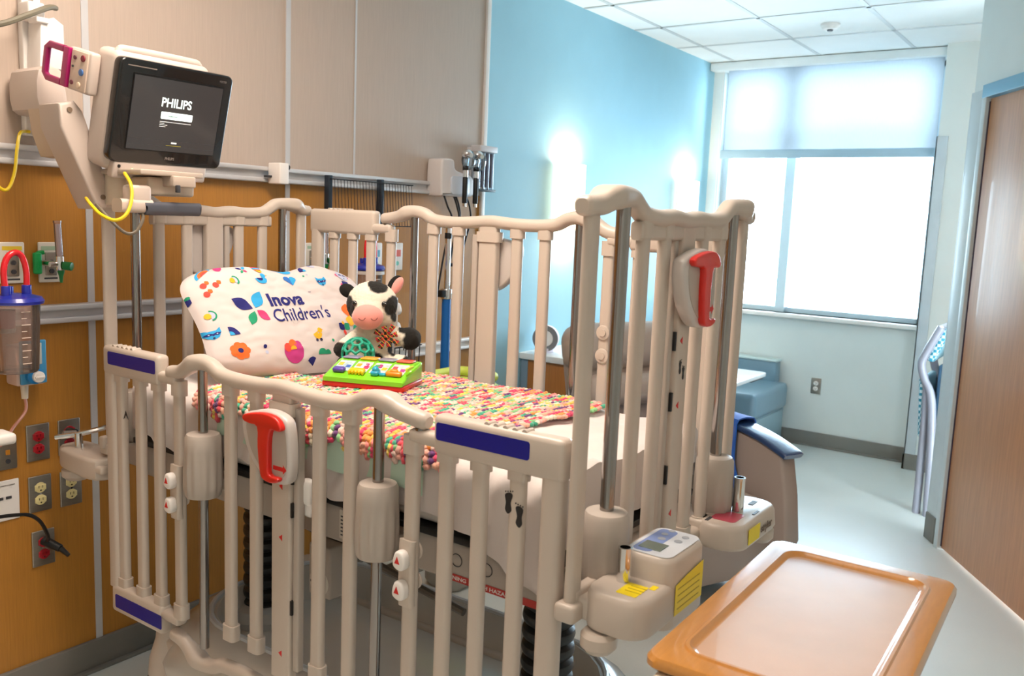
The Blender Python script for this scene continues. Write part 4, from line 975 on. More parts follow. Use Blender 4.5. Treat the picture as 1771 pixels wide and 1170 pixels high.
b.box(cxs-.006, cxs+.012, -.0036, -.0034, -.0745, -.070); finish('boot_text', b, emis('screen_dim', '#9fc4bc', .35), sc, local=True, smooth=False)
b = B(); b.box(cxs-.022, cxs+.028, -.0036, -.0034, -.081, -.079); finish('yellow_text', b, emis('screen_yellow', '#b8a838', .3, '#665c20'), sc, local=True, smooth=False)
b = B(); b.box(SX0, SX1, -.0034, -.0032, SZ0+.013, SZ0+.0142); b.box(SX0, SX1, -.0034, -.0032, SZ0+.030, SZ0+.031); finish('menu_line', b, emis('screen_line', '#57534f', .4, '#222222'), sc, local=True, smooth=False)
b = B(); b.text('PHILIPS', .0105, Matrix.Translation((-.012, -.0008, -FH+.016)) @ ML, .0002, .0004, .9); b.text('MX700', .009, Matrix.Translation((FW-.050, -.0008, FH-.022)) @ ML, .0002, 0, .9)
b.box(-FW+.022, -FW+.110, -.0008, -.0004, FH-.019, FH-.016); finish('bezel_lettering', b, mat('dim_silver', '#7a706a', .4), bz, local=True, smooth=False)
b = B()
b.box(-.182, .122, .020, .115, -.165, .148, .022, 4); cs = finish('casing', b, OFFW, mon, local=True)
b = B(); b.tube([(-.160, .05, .135), (-.155, .05, .147), (-.13, .05, .151), (.06, .05, .151), (.092, .05, .146), (.10, .05, .13)], .012, 12, 5); finish('carry_handle', b, OFFW, mon, local=True)
b = B(); b.box(-.165, .140, .002, .03, -.182, -.135, .006); ft = finish('control_strip', b, OFFW, mon, local=True)
b = B(); b.cyl((-.108, .0005, -.158), (-.108, .0035, -.158), .0055, seg=16); b.cyl((-.090, .0005, -.158), (-.090, .0035, -.158), .0032, seg=12); finish('indicator_light', b, emis('green_led', '#30ff70', 2.5), ft, local=True)
b = B(); b.cyl((-.150, .0005, -.148), (-.150, .006, -.148), .0045, seg=16); finish('jack', b, BLACK, ft, local=True)
b = B(); b.box(-.03, .04, .0012, .0022, -.163, -.162); b.box(.06, .130, .0012, .0022, -.155, -.154); b.box(.06, .130, .0012, .0022, -.166, -.165); finish('strip_marks', b, mat('pink_grey', '#c9aaa0', .5), ft, local=True, smooth=False)
# measurement module rack beside the casing
b = B(); b.box(-.215, -.185, .075, .175, .015, .125, .008); rk = finish('module_rack', b, OFFW, mon, local=True)
PUR = mat('magenta_handle', '#a0145e', .3, var=.02, coat=.3)
b = B(); b.sweep([V(-.218, y, z) for y, z in ((.185, .027), (.248, .027), (.262, .038), (.262, .104), (.248, .114), (.185, .114))], rsec(.014, .018, .004, 3), (1, 0, 0)); b.box(-.225, -.211, .158, .184, .018, .122, .003); finish('module_handle', b, PUR, rk, local=True)
b = B(); b.box(-.2190, -.2135, .084, .154, .02, .120, .002); finish('module_face', b, mat('module_beige', '#d4bfae', .4), rk, local=True)
for (y, z, r, cc) in ((.102, .104, .0085, '#7a1c30'), (.136, .101, .0055, '#5a2838'), (.104, .068, .009, '#3f6ba8'), (.142, .078, .003, '#444444'), (.110, .034, .008, '#e0c8b0'), (.140, .036, .006, '#6a3040')):
    b = B(); b.cyl((-.2185, y, z), (-.2225, y, z), r, seg=18, bev=.001); b.cyl((-.2225, y, z), (-.2228, y, z), r*.55, seg=14); finish('module_socket', b, mat('sock_'+cc[1:], cc, .35), rk, local=True)
# mounting arm
arm = thing('monitor_arm', 'beige jointed wall arm holding the patient monitor on a tall channel', 'wall arm', (1.32, 2.66, 1.74))
b = B(); b.box(1.292, 1.345, 2.655, 2.684, 1.735, 2.30, .004); chn = finish('wall_channel', b, WHITE, arm)
b = B(); b.box(1.310, 1.322, 2.650, 2.657, 1.74, 2.30, .001); finish('channel_slot', b, mat('slot_shade_grey', '#8d8379', .5), chn)
XZ = lambda y: (lambda a, c: V(a, y, c))
b = B(); b.prism([(1.300, 1.925), (1.306, 2.050), (1.345, 2.068), (1.372, 2.052), (1.374, 1.925)], XZ(2.58), V(0, .075, 0), .005); finish('cover_plate', b, WHITE, arm)
b = B(); b.prism(smooth2([(1.255, 1.905), (1.315, 1.915), (1.33, 1.87), (1.335, 1.80), (1.31, 1.79), (1.255, 1.80)], 3), XZ(2.50), V(0, .16, 0), .008); finish('shoulder', b, OFFW, arm)
b = B(); b.prism([(1.251, 1.80), (1.282, 1.80), (1.288, 1.744), (1.315, 1.670), (1.282, 1.672), (1.260, 1.735)], XZ(2.48), V(0, .08, 0), .004); finish('elbow', b, mat('arm_beige', '#c9b6a0', .45), arm)
b = B(); b.prism([(1.22, 1.803), (1.262, 1.815), (1.285, 1.79), (1.352, 1.60), (1.356, 1.56), (1.344, 1.535), (1.320, 1.531), (1.305, 1.563), (1.223, 1.745)], XZ(2.33), V(0, .11, 0), .008, 3); am = finish('arm_link', b, OFFW, arm)
b = B(); b.cyl((1.247, 2.334, 1.79), (1.247, 2.327, 1.79), .007, seg=14); b.cyl((1.334, 2.334, 1.565), (1.334, 2.327, 1.565), .007, seg=14); finish('pivot_screw', b, mat('screw_brown', '#7d6a58', .5), am)
b = B(); b.cyl((1.375, 2.32, 1.545), (1.375, 2.32, 1.645), .036, bev=.006); b.box(1.375, 1.52, 2.18, 2.35, 1.575, 1.625, .008); yk = finish('yoke', b, mat('yoke_beige', '#d8c8b4', .42), arm)
b = B(); b.box(1.33, 1.52, 2.14, 2.33, 1.628, 1.642, .003); b.box(1.42, 1.49, 2.13, 2.22, 1.60, 1.63, .004); finish('mount_plate', b, mat('mount_grey', '#b9aa9c', .45), arm)
b = B(); b.box(1.425, 1.435, 2.12, 2.132, 1.585, 1.605, .002); finish('lock_lever', b, DARK, arm)
b = B(); b.sweep([(1.28, 2.17, 1.545), (1.37, 2.17, 1.545)], rsec(.05, .036, .012, 4), (0, 1, 0)); b.box(1.31, 1.37, 2.15, 2.20, 1.545, 1.60, .01); finish('handle_base', b, OFFW, arm)
b = B(); b.sweep(spline([(1.350, 2.165, 1.540), (1.36, 2.165, 1.540), (1.50, 2.165, 1.541), (1.512, 2.165, 1.541)], 4), rsec(.046, .036, .012, 4), (0, 1, 0)); b.box(1.345, 1.515, 2.148, 2.182, 1.524, 1.558, .009); gp = finish('arm_grip', b, mat('grip_slate', '#4a4c55', .45), arm)
b = B(); b.box(1.445, 1.452, 2.143, 2.147, 1.534, 1.550, .001); finish('grip_mark', b, WHITE, gp)

def cable(nm, pts, r, m, label, cat='cable', k=8, seg=8, group=None):
    b = B(); b.tube(pts, r, seg, k); return top(nm, b, m, label, cat, pts[0], group)
YC_ = mat('yellow_cable', '#e8c814', .4, var=.03, coat=.2)
cable('patch_cable', [(1.13, 2.62, 1.90), (1.155, 2.62, 1.84), (1.165, 2.62, 1.70), (1.185, 2.62, 1.60), (1.215, 2.62, 1.575), (1.238, 2.62, 1.62), (1.248, 2.62, 1.69), (1.262, 2.63, 1.735), (1.285, 2.65, 1.745), (1.30, 2.648, 1.745)], .0048, YC_, 'yellow cable looping down the taupe wall panel into the arm channel')
cable('patch_cable', [(1.315, 2.19, 1.63), (1.308, 2.15, 1.60), (1.297, 2.13, 1.56), (1.275, 2.12, 1.522), (1.25, 2.13, 1.507), (1.230, 2.16, 1.52), (1.226, 2.20, 1.545), (1.27, 2.30, 1.56)], .0045, YC_, 'yellow cable looping under the patient monitor beside the arm')
cable('power_lead', [(1.270, 2.25, 1.545), (1.275, 2.20, 1.51), (1.295, 2.16, 1.475), (1.320, 2.15, 1.478), (1.34, 2.15, 1.51), (1.345, 2.16, 1.53)], .0045, mat('grey_lead', '#6b6355', .5), 'grey lead sagging below the monitor arm')
cable('air_hose', [(1.12, 2.60, 2.00), (1.20, 2.58, 2.022), (1.27, 2.57, 2.06), (1.33, 2.58, 2.092), (1.36, 2.60, 2.098)], .008, mat('olive_hose', '#75705f', .5), 'olive grey hose draped across the top of the wall channel', 'hose')
b = B(); b.box(1.283, 1.330, 2.60, 2.66, 2.055, 2.105, .006); b.box(1.29, 1.325, 2.57, 2.62, 2.045, 2.06, .003); top('hose_clip', b, WHITE, 'white clip on the wall channel holding the olive hose', 'clip', (1.30, 2.62, 2.07))

# ------------------------------------------------------------------ headwall fittings
def gas_plate(x0, x1, z0, z1, label, colm, group=None):
    t = thing('gas_outlet', label, 'gas outlet', ((x0+x1)/2, 2.685, z0), group); cx = (x0+x1)/2
    b = B(); b.box(x0, x1, 2.677, 2.685, z0, z1, .004); pl_ = finish('face_plate', b, mat('plate_ivory', '#ded8cc', .4), t)
    b = B(); b.box(cx-.017, cx+.017, 2.672, 2.678, z0+.022, z1-.030, .002); finish('latch_block', b, STEELB, t)
    b = B(); b.box(x0+.008, x1-.008, 2.6762, 2.6772, z1-.024, z1-.012); finish('colour_band', b, colm, t, smooth=False)
    for zz in (.035, .062):
        b = B(); b.cyl((cx, 2.673, z0+zz), (cx, 2.668, z0+zz), .007, seg=18); finish('port', b, DARK, t)
    b = B(); b.box(cx-.020, cx+.020, 2.6762, 2.6772, z0+.010, z0+.015); finish('plate_print', b, DARK, t, smooth=False)
    return t
gas_plate(1.215, 1.287, 1.303, 1.425, 'ivory vacuum outlet with yellow band behind the red tube', mat('vac_yellow', '#e8c83a', .4))
gas_plate(1.327, 1.397, 1.303, 1.425, 'ivory oxygen outlet with bright green fitting beside the red tube loop', mat('ox_green_text', '#a8c0a4', .4))
def flowmeter(x, label, back=True):
    t = thing('flowmeter', label, 'flowmeter', (x, 2.60, 1.31), 'oxygen flowmeters')
    b = B(); b.cyl((x, 2.60, 1.385), (x-.004, 2.60, 1.485), .0105, seg=20); b.cyl((x-.004, 2.60, 1.485), (x-.004, 2.60, 1.492), .012, seg=20); tb_ = finish('scale_tube', b, JARM, t)
    b = B(); b.cyl((x, 2.60, 1.388), (x-.004, 2.60, 1.482), .0062, seg=12); finish('inner_tube', b, mat('lilac_scale', '#e4dcea', .4), tb_)
    b = B(); b.cyl((x, 2.60, 1.345), (x, 2.60, 1.387), .012, seg=20, bev=.002); b.cyl((x, 2.60, 1.363), (x-.01, 2.67, 1.363), .009, seg=16); b.cyl((x-.03, 2.60, 1.363), (x, 2.60, 1.363), .008, seg=14); finish('valve_body', b, CHROME, t)
    b = B(); b.cyl((x+.004, 2.585, 1.36), (x+.018, 2.565, 1.358), .013, seg=20, bev=.002); finish('control_knob', b, GREEN, t)
    b = B(); b.lathe([(.004, 0), (.006, .02), (.010, .032), (.010, .038), (0, .038)], (x+.003, 2.60, 1.308)); finish('hose_barb', b, GREEN, t)
    if back: b = B(); b.sweep(spline([(x-.034, 2.665, 1.335), (x-.040, 2.662, 1.36), (x-.034, 2.665, 1.39), (x-.015, 2.665, 1.395)], 4), rsec(.016, .012, .004, 3), (0, 1, 0)); b.box(x-.046, x-.022, 2.655, 2.672, 1.33, 1.395, .006); finish('quick_connect', b, mat('bright_green', '#0f9a4a', .4), t)
flowmeter(1.350, 'clear oxygen flowmeter with green knob on the ivory plate near the canister')
flowmeter(2.405, 'clear oxygen flowmeter with green knob seen between the crib bars', False)
gas_plate(2.37, 2.44, 1.303, 1.425, 'ivory oxygen outlet plate seen between the crib bars', mat('ox_green_text', '#a8c0a4', .4))
TUBR = mat('red_tube', '#d81e2a', .25, var=.03, coat=.3)
SBL = mat('canister_blue', '#1f2c9e', .3, var=.03, coat=.4)
def canister(x, y, z0, z1, r, label, reg=True):
    t = thing('suction_canister', label, 'canister', (x, y, z0), 'suction canisters')
    b = B(); b.lathe([(0, 0), (r*.80, 0), (r*.86, .006), (r*.98, z1-z0-.01), (r, z1-z0), (r*.96, z1-z0), (r*.82, .01), (0, .008)], (x, y, z0), seg=36); jr = finish('clear_jar', b, JARM, t)
    b = B()
    for k in range(9): b.box(x-.012, x+.012-(.01 if k % 2 else 0), y-r*.95-.001, y-r*.95, z0+.03+k*.018, z0+.032+k*.018)
    finish('volume_marks', b, mat('mark_cream', '#ead9cc', .6), jr, smooth=False)
    b = B(); b.lathe([(r*.9, -.004), (r*1.12, -.004), (r*1.15, .004), (r*1.05, .014), (r*.6, .022), (0, .024)], (x, y, z1), seg=36); ld = finish('lid', b, SBL, t)
    for dx, dy, h in ((.03, -.01, .032), (-.03, -.02, .032), (.0, .03, .026)):
        b = B(); b.cyl((x+dx, y+dy, z1+.015), (x+dx, y+dy, z1+.015+h), .013, seg=18, bev=.002); finish('lid_port', b, SBL, ld)
    b = B(); b.tube([(x-.032, y-.02, z1+.04), (x-.034, y-.02, z1+.09), (x-.022, y-.018, z1+.125), (x, y-.016, z1+.138), (x+.020, y-.012, z1+.125), (x+.031, y-.01, z1+.085), (x+.03, y-.01, z1+.035)], .0085, 12, 6); finish('red_tube', b, TUBR, t)
    b = B(); b.box(x-.03, x+.03, y+r*.9, 2.685, z0+.10, z0+.13, .004); b.sweep([(x+(r+.004)*math.cos(a), y+(r+.004)*math.sin(a), z0+.20) for a in [k*2*PI/28 for k in range(28)]], rsec(.004, .014, .001, 1), None, True); finish('wall_bracket', b, mat('bracket_pale', '#cfc4bc', .5), t)
    return t
canister(1.183, 2.53, 1.068, 1.266, .066, 'clear suction canister with blue lid and red tube at the wall edge')
canister(2.60, 2.56, 1.11, 1.325, .062, 'suction canister with blue lid and red tube behind the plush cow')
b = B(); b.lathe([(0, 0), (.022, 0), (.024, .05), (0, .05)], (1.155, 2.52, 1.195)); top('float_valve', b, mat('rose_float', '#b8686a', .5), 'rose coloured float inside the clear suction canister', 'valve', (1.155, 2.52, 1.195))
RX = .018
t = thing('suction_regulator', 'suction regulator with blue face and round dial below the canister', 'regulator', (1.280, 2.60, 1.02))
b = B(); b.box(1.223, 1.308, 2.615, 2.685, 1.005, 1.125, .008); finish('regulator_body', b, mat('regulator_pink', '#dcc0b4', .45), t)
b = B(); b.box(1.230, 1.306, 2.606, 2.616, 1.01, 1.14, .004); fc = finish('blue_face', b, mat('regulator_blue', '#4a9ac8', .35), t)
b = B(); b.box(1.236, 1.291, 2.603, 2.607, 1.068, 1.132, .002); finish('gauge_window', b, mat('gauge_pale', '#c8ccc4', .3), fc)
b = B(); b.cyl((1.265, 2.606, 1.036), (1.265, 2.590, 1.036), .024, seg=32, bev=.002); b2 = finish('dial_ring', b, mat('dial_blue', '#1f7fc0', .35), t)
b = B(); b.cyl((1.270, 2.592, 1.034), (1.270, 2.578, 1.034), .017, seg=28, bev=.003); b.box(1.256, 1.284, 2.574, 2.580, 1.032, 1.036); finish('dial_knob', b, WHITE, b2)
b = B(); b.cyl((1.250, 2.63, .965), (1.250, 2.63, 1.008), .009, .011, seg=16); finish('drain_nipple', b, mat('cream_nipple', '#ddd0bc', .45), t)
cable('suction_tubing', [(1.250, 2.63, .972), (1.246, 2.62, .93), (1.20, 2.60, .89), (1.15, 2.55, .865), (1.10, 2.50, .862)], .0045, mat('pink_tubing', '#c98a78', .35), 'thin pinkish tubing curving down from the suction regulator', 'tubing')
b = B(); b.box(1.0, 1.10, 2.36, 2.44, .905, .935, .01); b.box(1.0, 1.06, 2.40, 2.685, .90, .915, .003); top('wall_tray', b, WHITE, 'white tray edge jutting out at the frame edge under the tubing', 'tray', (1.05, 2.5, .905))
CREAM = mat('ivory_receptacle', '#e2d49a', .4); REDR = mat('red_receptacle', '#9e1420', .35)
ux, un = (1, 0, 0), (0, -1, 0)
wall_outlet('wall_outlet', (1.309, 2.685, .811), ux, un, 'steel plate with red sockets left of the bumper roller', REDR)
wall_outlet('wall_outlet', (1.406, 2.685, .811), ux, un, 'steel plate with red sockets partly behind the crib bumper', REDR)
wall_outlet('wall_outlet', (1.310, 2.685, .648), ux, un, 'steel plate with ivory sockets above the plugged-in cord', CREAM)
wall_outlet('wall_outlet', (1.407, 2.685, .644), ux, un, 'steel plate with ivory sockets just left of the grey seam strip', CREAM)
wall_outlet('wall_outlet', (1.315, 2.685, .471), ux, un, 'lowest steel plate with red sockets and a black plug', REDR)
t = thing('data_plate', 'steel data plate with small amber port at the frame edge', 'wall plate', (1.21, 2.685, .79))
b = B(); b.box(1.175, 1.245, 2.679, 2.685, .745, .842, .002); finish('cover_plate', b, STEELB, t)
b = B(); b.box(1.212, 1.224, 2.676, 2.680, .79, .805, .001); finish('amber_port', b, mat('amber', '#d08a28', .4), t)
b = B(); b.cyl((1.218, 2.676, .77), (1.218, 2.680, .77), .007, seg=14); finish('round_port', b, DARK, t)
t = thing('data_plate', 'white wall plate with two dark ports beside the ivory sockets', 'wall plate', (1.19, 2.685, .65))
b = B(); b.box(1.13, 1.248, 2.679, 2.685, .587, .712, .003); finish('cover_plate', b, WHITE, t)
for x in (1.192, 1.216): b = B(); b.box(x-.008, x+.008, 2.677, 2.680, .654, .662); finish('port', b, DARK, t)
b = B(); b.box(1.17, 1.235, 2.678, 2.6795, .695, .698); finish('plate_print', b, mat('grey_print', '#9a9590', .5), t, smooth=False)
t = thing('appliance_cable', 'black power cord and plug reaching the lowest red socket', 'cord', (1.335, 2.66, .49))
b = B(); b.cyl((1.312, 2.676, .498), (1.34, 2.625, .475), .015, .012, seg=16, bev=.003); b.cyl((1.34, 2.625, .475), (1.352, 2.60, .455), .009, .006, seg=12); finish('plug', b, BLACK, t)
b = B(); b.tube([(1.315, 2.66, .497), (1.295, 2.61, .53), (1.25, 2.56, .60), (1.205, 2.53, .64), (1.16, 2.52, .655), (1.08, 2.52, .665)], .0055, 8, 8); finish('cord', b, BLACK, t)
t = thing('appliance_cable', 'short black plug in the upper red socket behind the bumper', 'plug', (1.39, 2.67, .835))
b = B(); b.cyl((1.40, 2.677, .832), (1.40, 2.63, .835), .011, seg=16, bev=.002); finish('plug', b, BLACK, t)
b = B(); b.cyl((1.36, 2.63, .84), (1.40, 2.63, .835), .007, seg=10); finish('cord', b, mat('grey_jacket', '#8a8078', .4), t)
# notices with icons behind the far crib corner
def notice(x0, x1, c1, c2, label):
    t = thing('wall_placard', label, 'sign', ((x0+x1)/2, 2.685, 1.30), 'small placards on the headwall')
    b = B(); b.box(x0, x1, 2.676, 2.685, 1.303, 1.426, .005); p_ = finish('placard', b, WHITE, t)
    b = B(); b.box(x0+.014, x1-.016, 2.6748, 2.6762, 1.365, 1.395); finish('upper_icon', b, c1, t, smooth=False)
    b = B(); b.cyl(((x0+x1)/2, 2.6762, 1.335), ((x0+x1)/2, 2.6748, 1.335), .010, seg=16); finish('lower_icon', b, c2, t)
notice(2.735, 2.805, mat('icon_blue', '#6fb8d8', .5), mat('icon_teal', '#8fd0cc', .5), 'white placard with pale blue icon behind the red suction tube')
notice(2.865, 2.938, mat('icon_coral', '#e8776c', .5), mat('icon_teal2', '#7fcfc4', .5), 'white placard with a coral square beside the crib corner')
t = thing('rail_clamp', 'white block clamp with black knob on the upper wall rail', 'clamp', (2.18, 2.62, 1.65))
b = B(); b.box(2.162, 2.205, 2.585, 2.652, 1.645, 1.722, .004); finish('clamp_block', b, WHITE, t)
b = B(); b.cyl((2.205, 2.60, 1.708), (2.214, 2.60, 1.708), .010, seg=16); b.cyl((2.205, 2.60, 1.672), (2.211, 2.60, 1.672), .005, seg=12); finish('knob', b, BLACK, t)
b = B(); b.box(2.14, 2.165, 2.63, 2.65, 1.668, 1.676, .001); finish('clamp_tongue', b, DARK, t)
# wire file basket
WIRE = mat('black_wire', '#1c1c20', .4, .3)
t = thing('wire_basket', 'black wire basket hanging from the upper wall rail', 'basket', (2.68, 2.60, 1.50))
for x in (2.45, 2.745):
    b = B(); b.box(x-.010, x+.010, 2.625, 2.652, 1.50, 1.695, .002); finish('hanger_bar', b, mat('hanger_slate', '#2a3440', .4, .3), t)
b = B()
for k in range(27):
    x = 2.46+k*.0175; b.tube([(x, 2.615, 1.68), (x, 2.60, 1.50)], .0013, 5)
for z, y in ((1.68, 2.615), (1.50, 2.60)): b.tube([(2.445, 2.65, z), (2.445, y, z), (2.925, y, z), (2.925, 2.65, z)], .0024, 6)
finish('wire_grid', b, WIRE, t)
# otoscope station
t = thing('otoscope_station', 'white wall otoscope station with two chrome instrument heads at the panel edge', 'otoscope holder', (3.2, 2.62, 1.65))
b = B(); b.prism(smooth2([(3.085, 1.66), (3.085, 1.79), (3.105, 1.812), (3.17, 1.81), (3.19, 1.765), (3.30, 1.745), (3.33, 1.70), (3.32, 1.655), (3.25, 1.645), (3.11, 1.645)], 4), XZ(2.585), V(0, .09, 0), .010, 3); bd = finish('wall_unit', b, mat('station_white', '#ddd6d4', .4, var=.02), t)
b = B(); b.prism(rrect(.135, .085, .02, 5, 3.215, 1.695), XZ(2.578), V(0, .01, 0), .003); finish('cradle_recess', b, mat('station_pale', '#d4dbe6', .35), t)
for x in (3.205, 3.285):
    b = B(); b.cyl((x, 2.545, 1.615), (x, 2.545, 1.735), .0125, .0125, seg=20, bev=.003); hd = finish('instrument_handle', b, BLACK, t)
    b = B(); b.cyl((x, 2.545, 1.735), (x, 2.545, 1.765), .012, seg=20); b.cyl((x, 2.545, 1.60), (x, 2.545, 1.615), .008, seg=14); finish('chrome_collar', b, CHROME, hd)
    b = B(); b.cyl((x, 2.545, 1.765), (x, 2.545, 1.785), .014, seg=20); finish('neck_ring', b, BLACK, hd)
    b = B(); b.cyl((x, 2.545, 1.785), (x-.004, 2.54, 1.82), .011, .014, seg=18); b.ell((x-.012, 2.53, 1.838), (.024, .026, .022), None, 3); b.cyl((x-.012, 2.53, 1.838), (x-.03, 2.49, 1.83), .014, .010, seg=18); finish('instrument_head', b, CHROME, t)
    b = B(); b.ell((x+.004, 2.532, 1.812), (.032, .034, .046), None, 3); finish('plastic_sleeve', b, glassmat('sleeve_film', '#e8f6ff', .12, .15, .92), t)
for x0, x1 in ((3.12, 3.15), (3.19, 3.20), (3.205, 3.205), (3.285, 3.285)):
    b = B(); b.tube([(x0, 2.60, 1.65), (x0+.004, 2.58, 1.60), (x1, 2.57, 1.53), (x1-.01, 2.60, 1.40), (x1-.03, 2.62, 1.20)], .0045, 8, 5); finish('coiled_cord', b, BLACK, t)
t = thing('specula_dispenser', 'clear four-column specula dispenser beside the chrome instrument heads', 'dispenser', (3.455, 2.63, 1.68))
b = B(); b.box(3.385, 3.525, 2.60, 2.66, 1.868, 1.898, .004); b.box(3.385, 3.40, 2.655, 2.684, 1.70, 1.89, .002); finish('dispenser_cap', b, mat('cap_grey', '#d2cfd2', .4), t)
for k in range(4):
    x = 3.402+k*.0355
    b = B(); b.cyl((x, 2.63, 1.69), (x, 2.63, 1.868), .0165, seg=20); cl_ = finish('clear_column', b, glassmat('column_clear', '#f4f8ff', .08, .1, .97), t)
    b = B(); b.cyl((x, 2.63, 1.70), (x, 2.63, 1.865), .010, seg=16); finish('specula_stack', b, mat('specula_violet', '#3a3a58', .4), cl_)
b = B(); b.box(3.38, 3.525, 2.605, 2.655, 1.680, 1.690, .002); finish('dispenser_base', b, BLACK, t)
# IV pole with blue lower sleeve
t = thing('iv_pole', 'chrome pole with blue sleeve and clamp standing behind the crib', 'pole', (2.98, 2.45, 0))
b = B(); b.cyl((2.98, 2.45, 1.2), (2.98, 2.45, 1.535), .0125, seg=20); finish('upper_tube', b, CHROME, t)
b = B(); b.cyl((2.98, 2.45, 1.455), (2.98, 2.45, 1.48), .016, seg=20); finish('stop_collar', b, BLACK, t)
b = B(); b.cyl((2.98, 2.45, .10), (2.98, 2.45, 1.20), .020, seg=24); finish('blue_sleeve', b, mat('sleeve_blue', '#0f63b4', .4, var=.02), t)
b = B(); b.cyl((2.98, 2.45, 1.19), (2.98, 2.45, 1.235), .025, seg=24, bev=.003); cl_ = finish('clamp', b, CHROME, t)
b = B(); b.box(2.93, 2.958, 2.435, 2.465, 1.20, 1.23, .003); b.cyl((3.005, 2.45, 1.34), (3.02, 2.45, 1.34), .008, seg=12); finish('clamp_knob', b, BLACK, cl_)
b = B()
for k in range(5): a = k*2*PI/5+.3; b.tube([(2.98, 2.45, .09), (2.98+.105*math.cos(a), 2.45+.105*math.sin(a), .055)], .012, 8)
b.cyl((2.98, 2.45, .06), (2.98, 2.45, .11), .03); finish('star_base', b, DARK, t)
for k in range(5):
    a = k*2*PI/5+.3; b = B(); c_ = V(2.98+.105*math.cos(a), 2.45+.105*math.sin(a), .024); b.cyl(c_-V(.008, 0, 0), c_+V(.008, 0, 0), .024, seg=18, bev=.004); finish('caster', b, BLACK, t)
t = thing('linen_bin', 'bin with chartreuse padded rim standing before the chrome pole', 'bin', (2.80, 2.21, 0))
LEM = mat('chartreuse_vinyl', '#d8e860', .45, var=.03)
def ring(z, r, m, nm):
    b = B(); b.tube(rr3(2.68, 2.925, 2.11, 2.32, .05, z, 5), r, 10, 0, True); finish(nm, b, m, t)
ring(.895, .020, LEM, 'upper_rim'); ring(.848, .022, LEM, 'lower_rim')
b = B(); loft([rr3(2.71, 2.90, 2.14, 2.29, .04, .0), rr3(2.69, 2.915, 2.12, 2.31, .05, .03), rr3(2.68, 2.925, 2.11, 2.32, .05, .85)], b); finish('bin_body', b, mat('bin_grey', '#a8a49c', .5), t)
t = thing('wire_rack', 'small black wire rack hanging on the white lower rail', 'rack', (2.80, 2.6, .9))
b = B()
b.tube([(2.72, 2.66, .985), (2.72, 2.52, .985), (2.90, 2.52, .985), (2.90, 2.66, .985)], .0035, 6)
for x in (2.73, 2.76, 2.80, 2.84, 2.89): b.tube([(x, 2.52, .985), (x, 2.53, .80), (x, 2.67, .80)], .0025, 6)
b.tube([(2.90, 2.66, .985), (2.93, 2.655, .985), (2.93, 2.652, .94)], .003, 6); finish('wire_frame', b, WIRE, t)

# ------------------------------------------------------------------ furniture
# overbed table
TW0 = mat('table_maple', '#c4863c', .28, var=.08, vscale=20, stretch=(1, 6, 4), coat=.9)
TCX, TCY, TZ = 1.548, .389, .87; TL, TWD = .672, .372
tb_ = thing('overbed_table', 'maple overbed table with recessed tray top at the foot of the crib', 'table', (TCX, TCY, 0), rot=Euler((0, 0, .016)))
def rl(w, h, r, z, k=8): return [V(a, c, z) for a, c in rsec(w, h, r, k)]
b = B(); loft([rl(TL-.02, TWD-.02, .022, TZ-.026), rl(TL, TWD, .030, TZ-.018), rl(TL, TWD, .030, TZ-.008), rl(TL-.010, TWD-.010, .028, TZ-.001), rl(TL-.02, TWD-.02, .026, TZ),
    rl(TL-.088, TWD-.078, .045, TZ), rl(TL-.094, TWD-.084, .043, TZ+.0035), rl(TL-.104, TWD-.094, .040, TZ+.0035), rl(TL-.116, TWD-.106, .036, TZ-.004), rl(TL-.13, TWD-.12, .03, TZ-.006)], b)
finish('table_top', b, TW0, tb_, local=True)
b = B(); loft([rl(TL-.128, TWD-.118, .03, TZ-.008), rl(TL-.128, TWD-.118, .03, TZ-.0055)], b); finish('tray_floor', b, mat('tray_sky_sheen', '#d0a88a', .30, var=.05, vscale=12, coat=.8), tb_, local=True)  # paler pink than the maple rim: sky reflection put into the base colour
BEI = mat('table_frame_beige', '#cfc2ae', .4)
b = B(); b.box(-.30, .06, .09, .13, TZ-.055, TZ-.026, .006); finish('support_arm', b, BEI, tb_, local=True)
b = B(); b.box(-.345, -.300, .118, .165, .10, TZ-.026, .010); finish('column', b, BEI, tb_, local=True)
b = B(); b.box(-.325, -.250, -.28, .16, .055, .105, .012); finish('base', b, BEI, tb_, local=True)
b = B(); b.box(.275, .305, -.150, -.085, TZ-.045, TZ-.020, .006); finish('height_lever', b, mat('lever_brown', '#b06a28', .4), tb_, local=True)
for x in (-.31, -.265):
    for y in (-.26, .14): b = B(); b.cyl((x-.008, y, .028), (x+.008, y, .028), .028, seg=24, bev=.004); finish('caster', b, DARK, tb_, local=True)
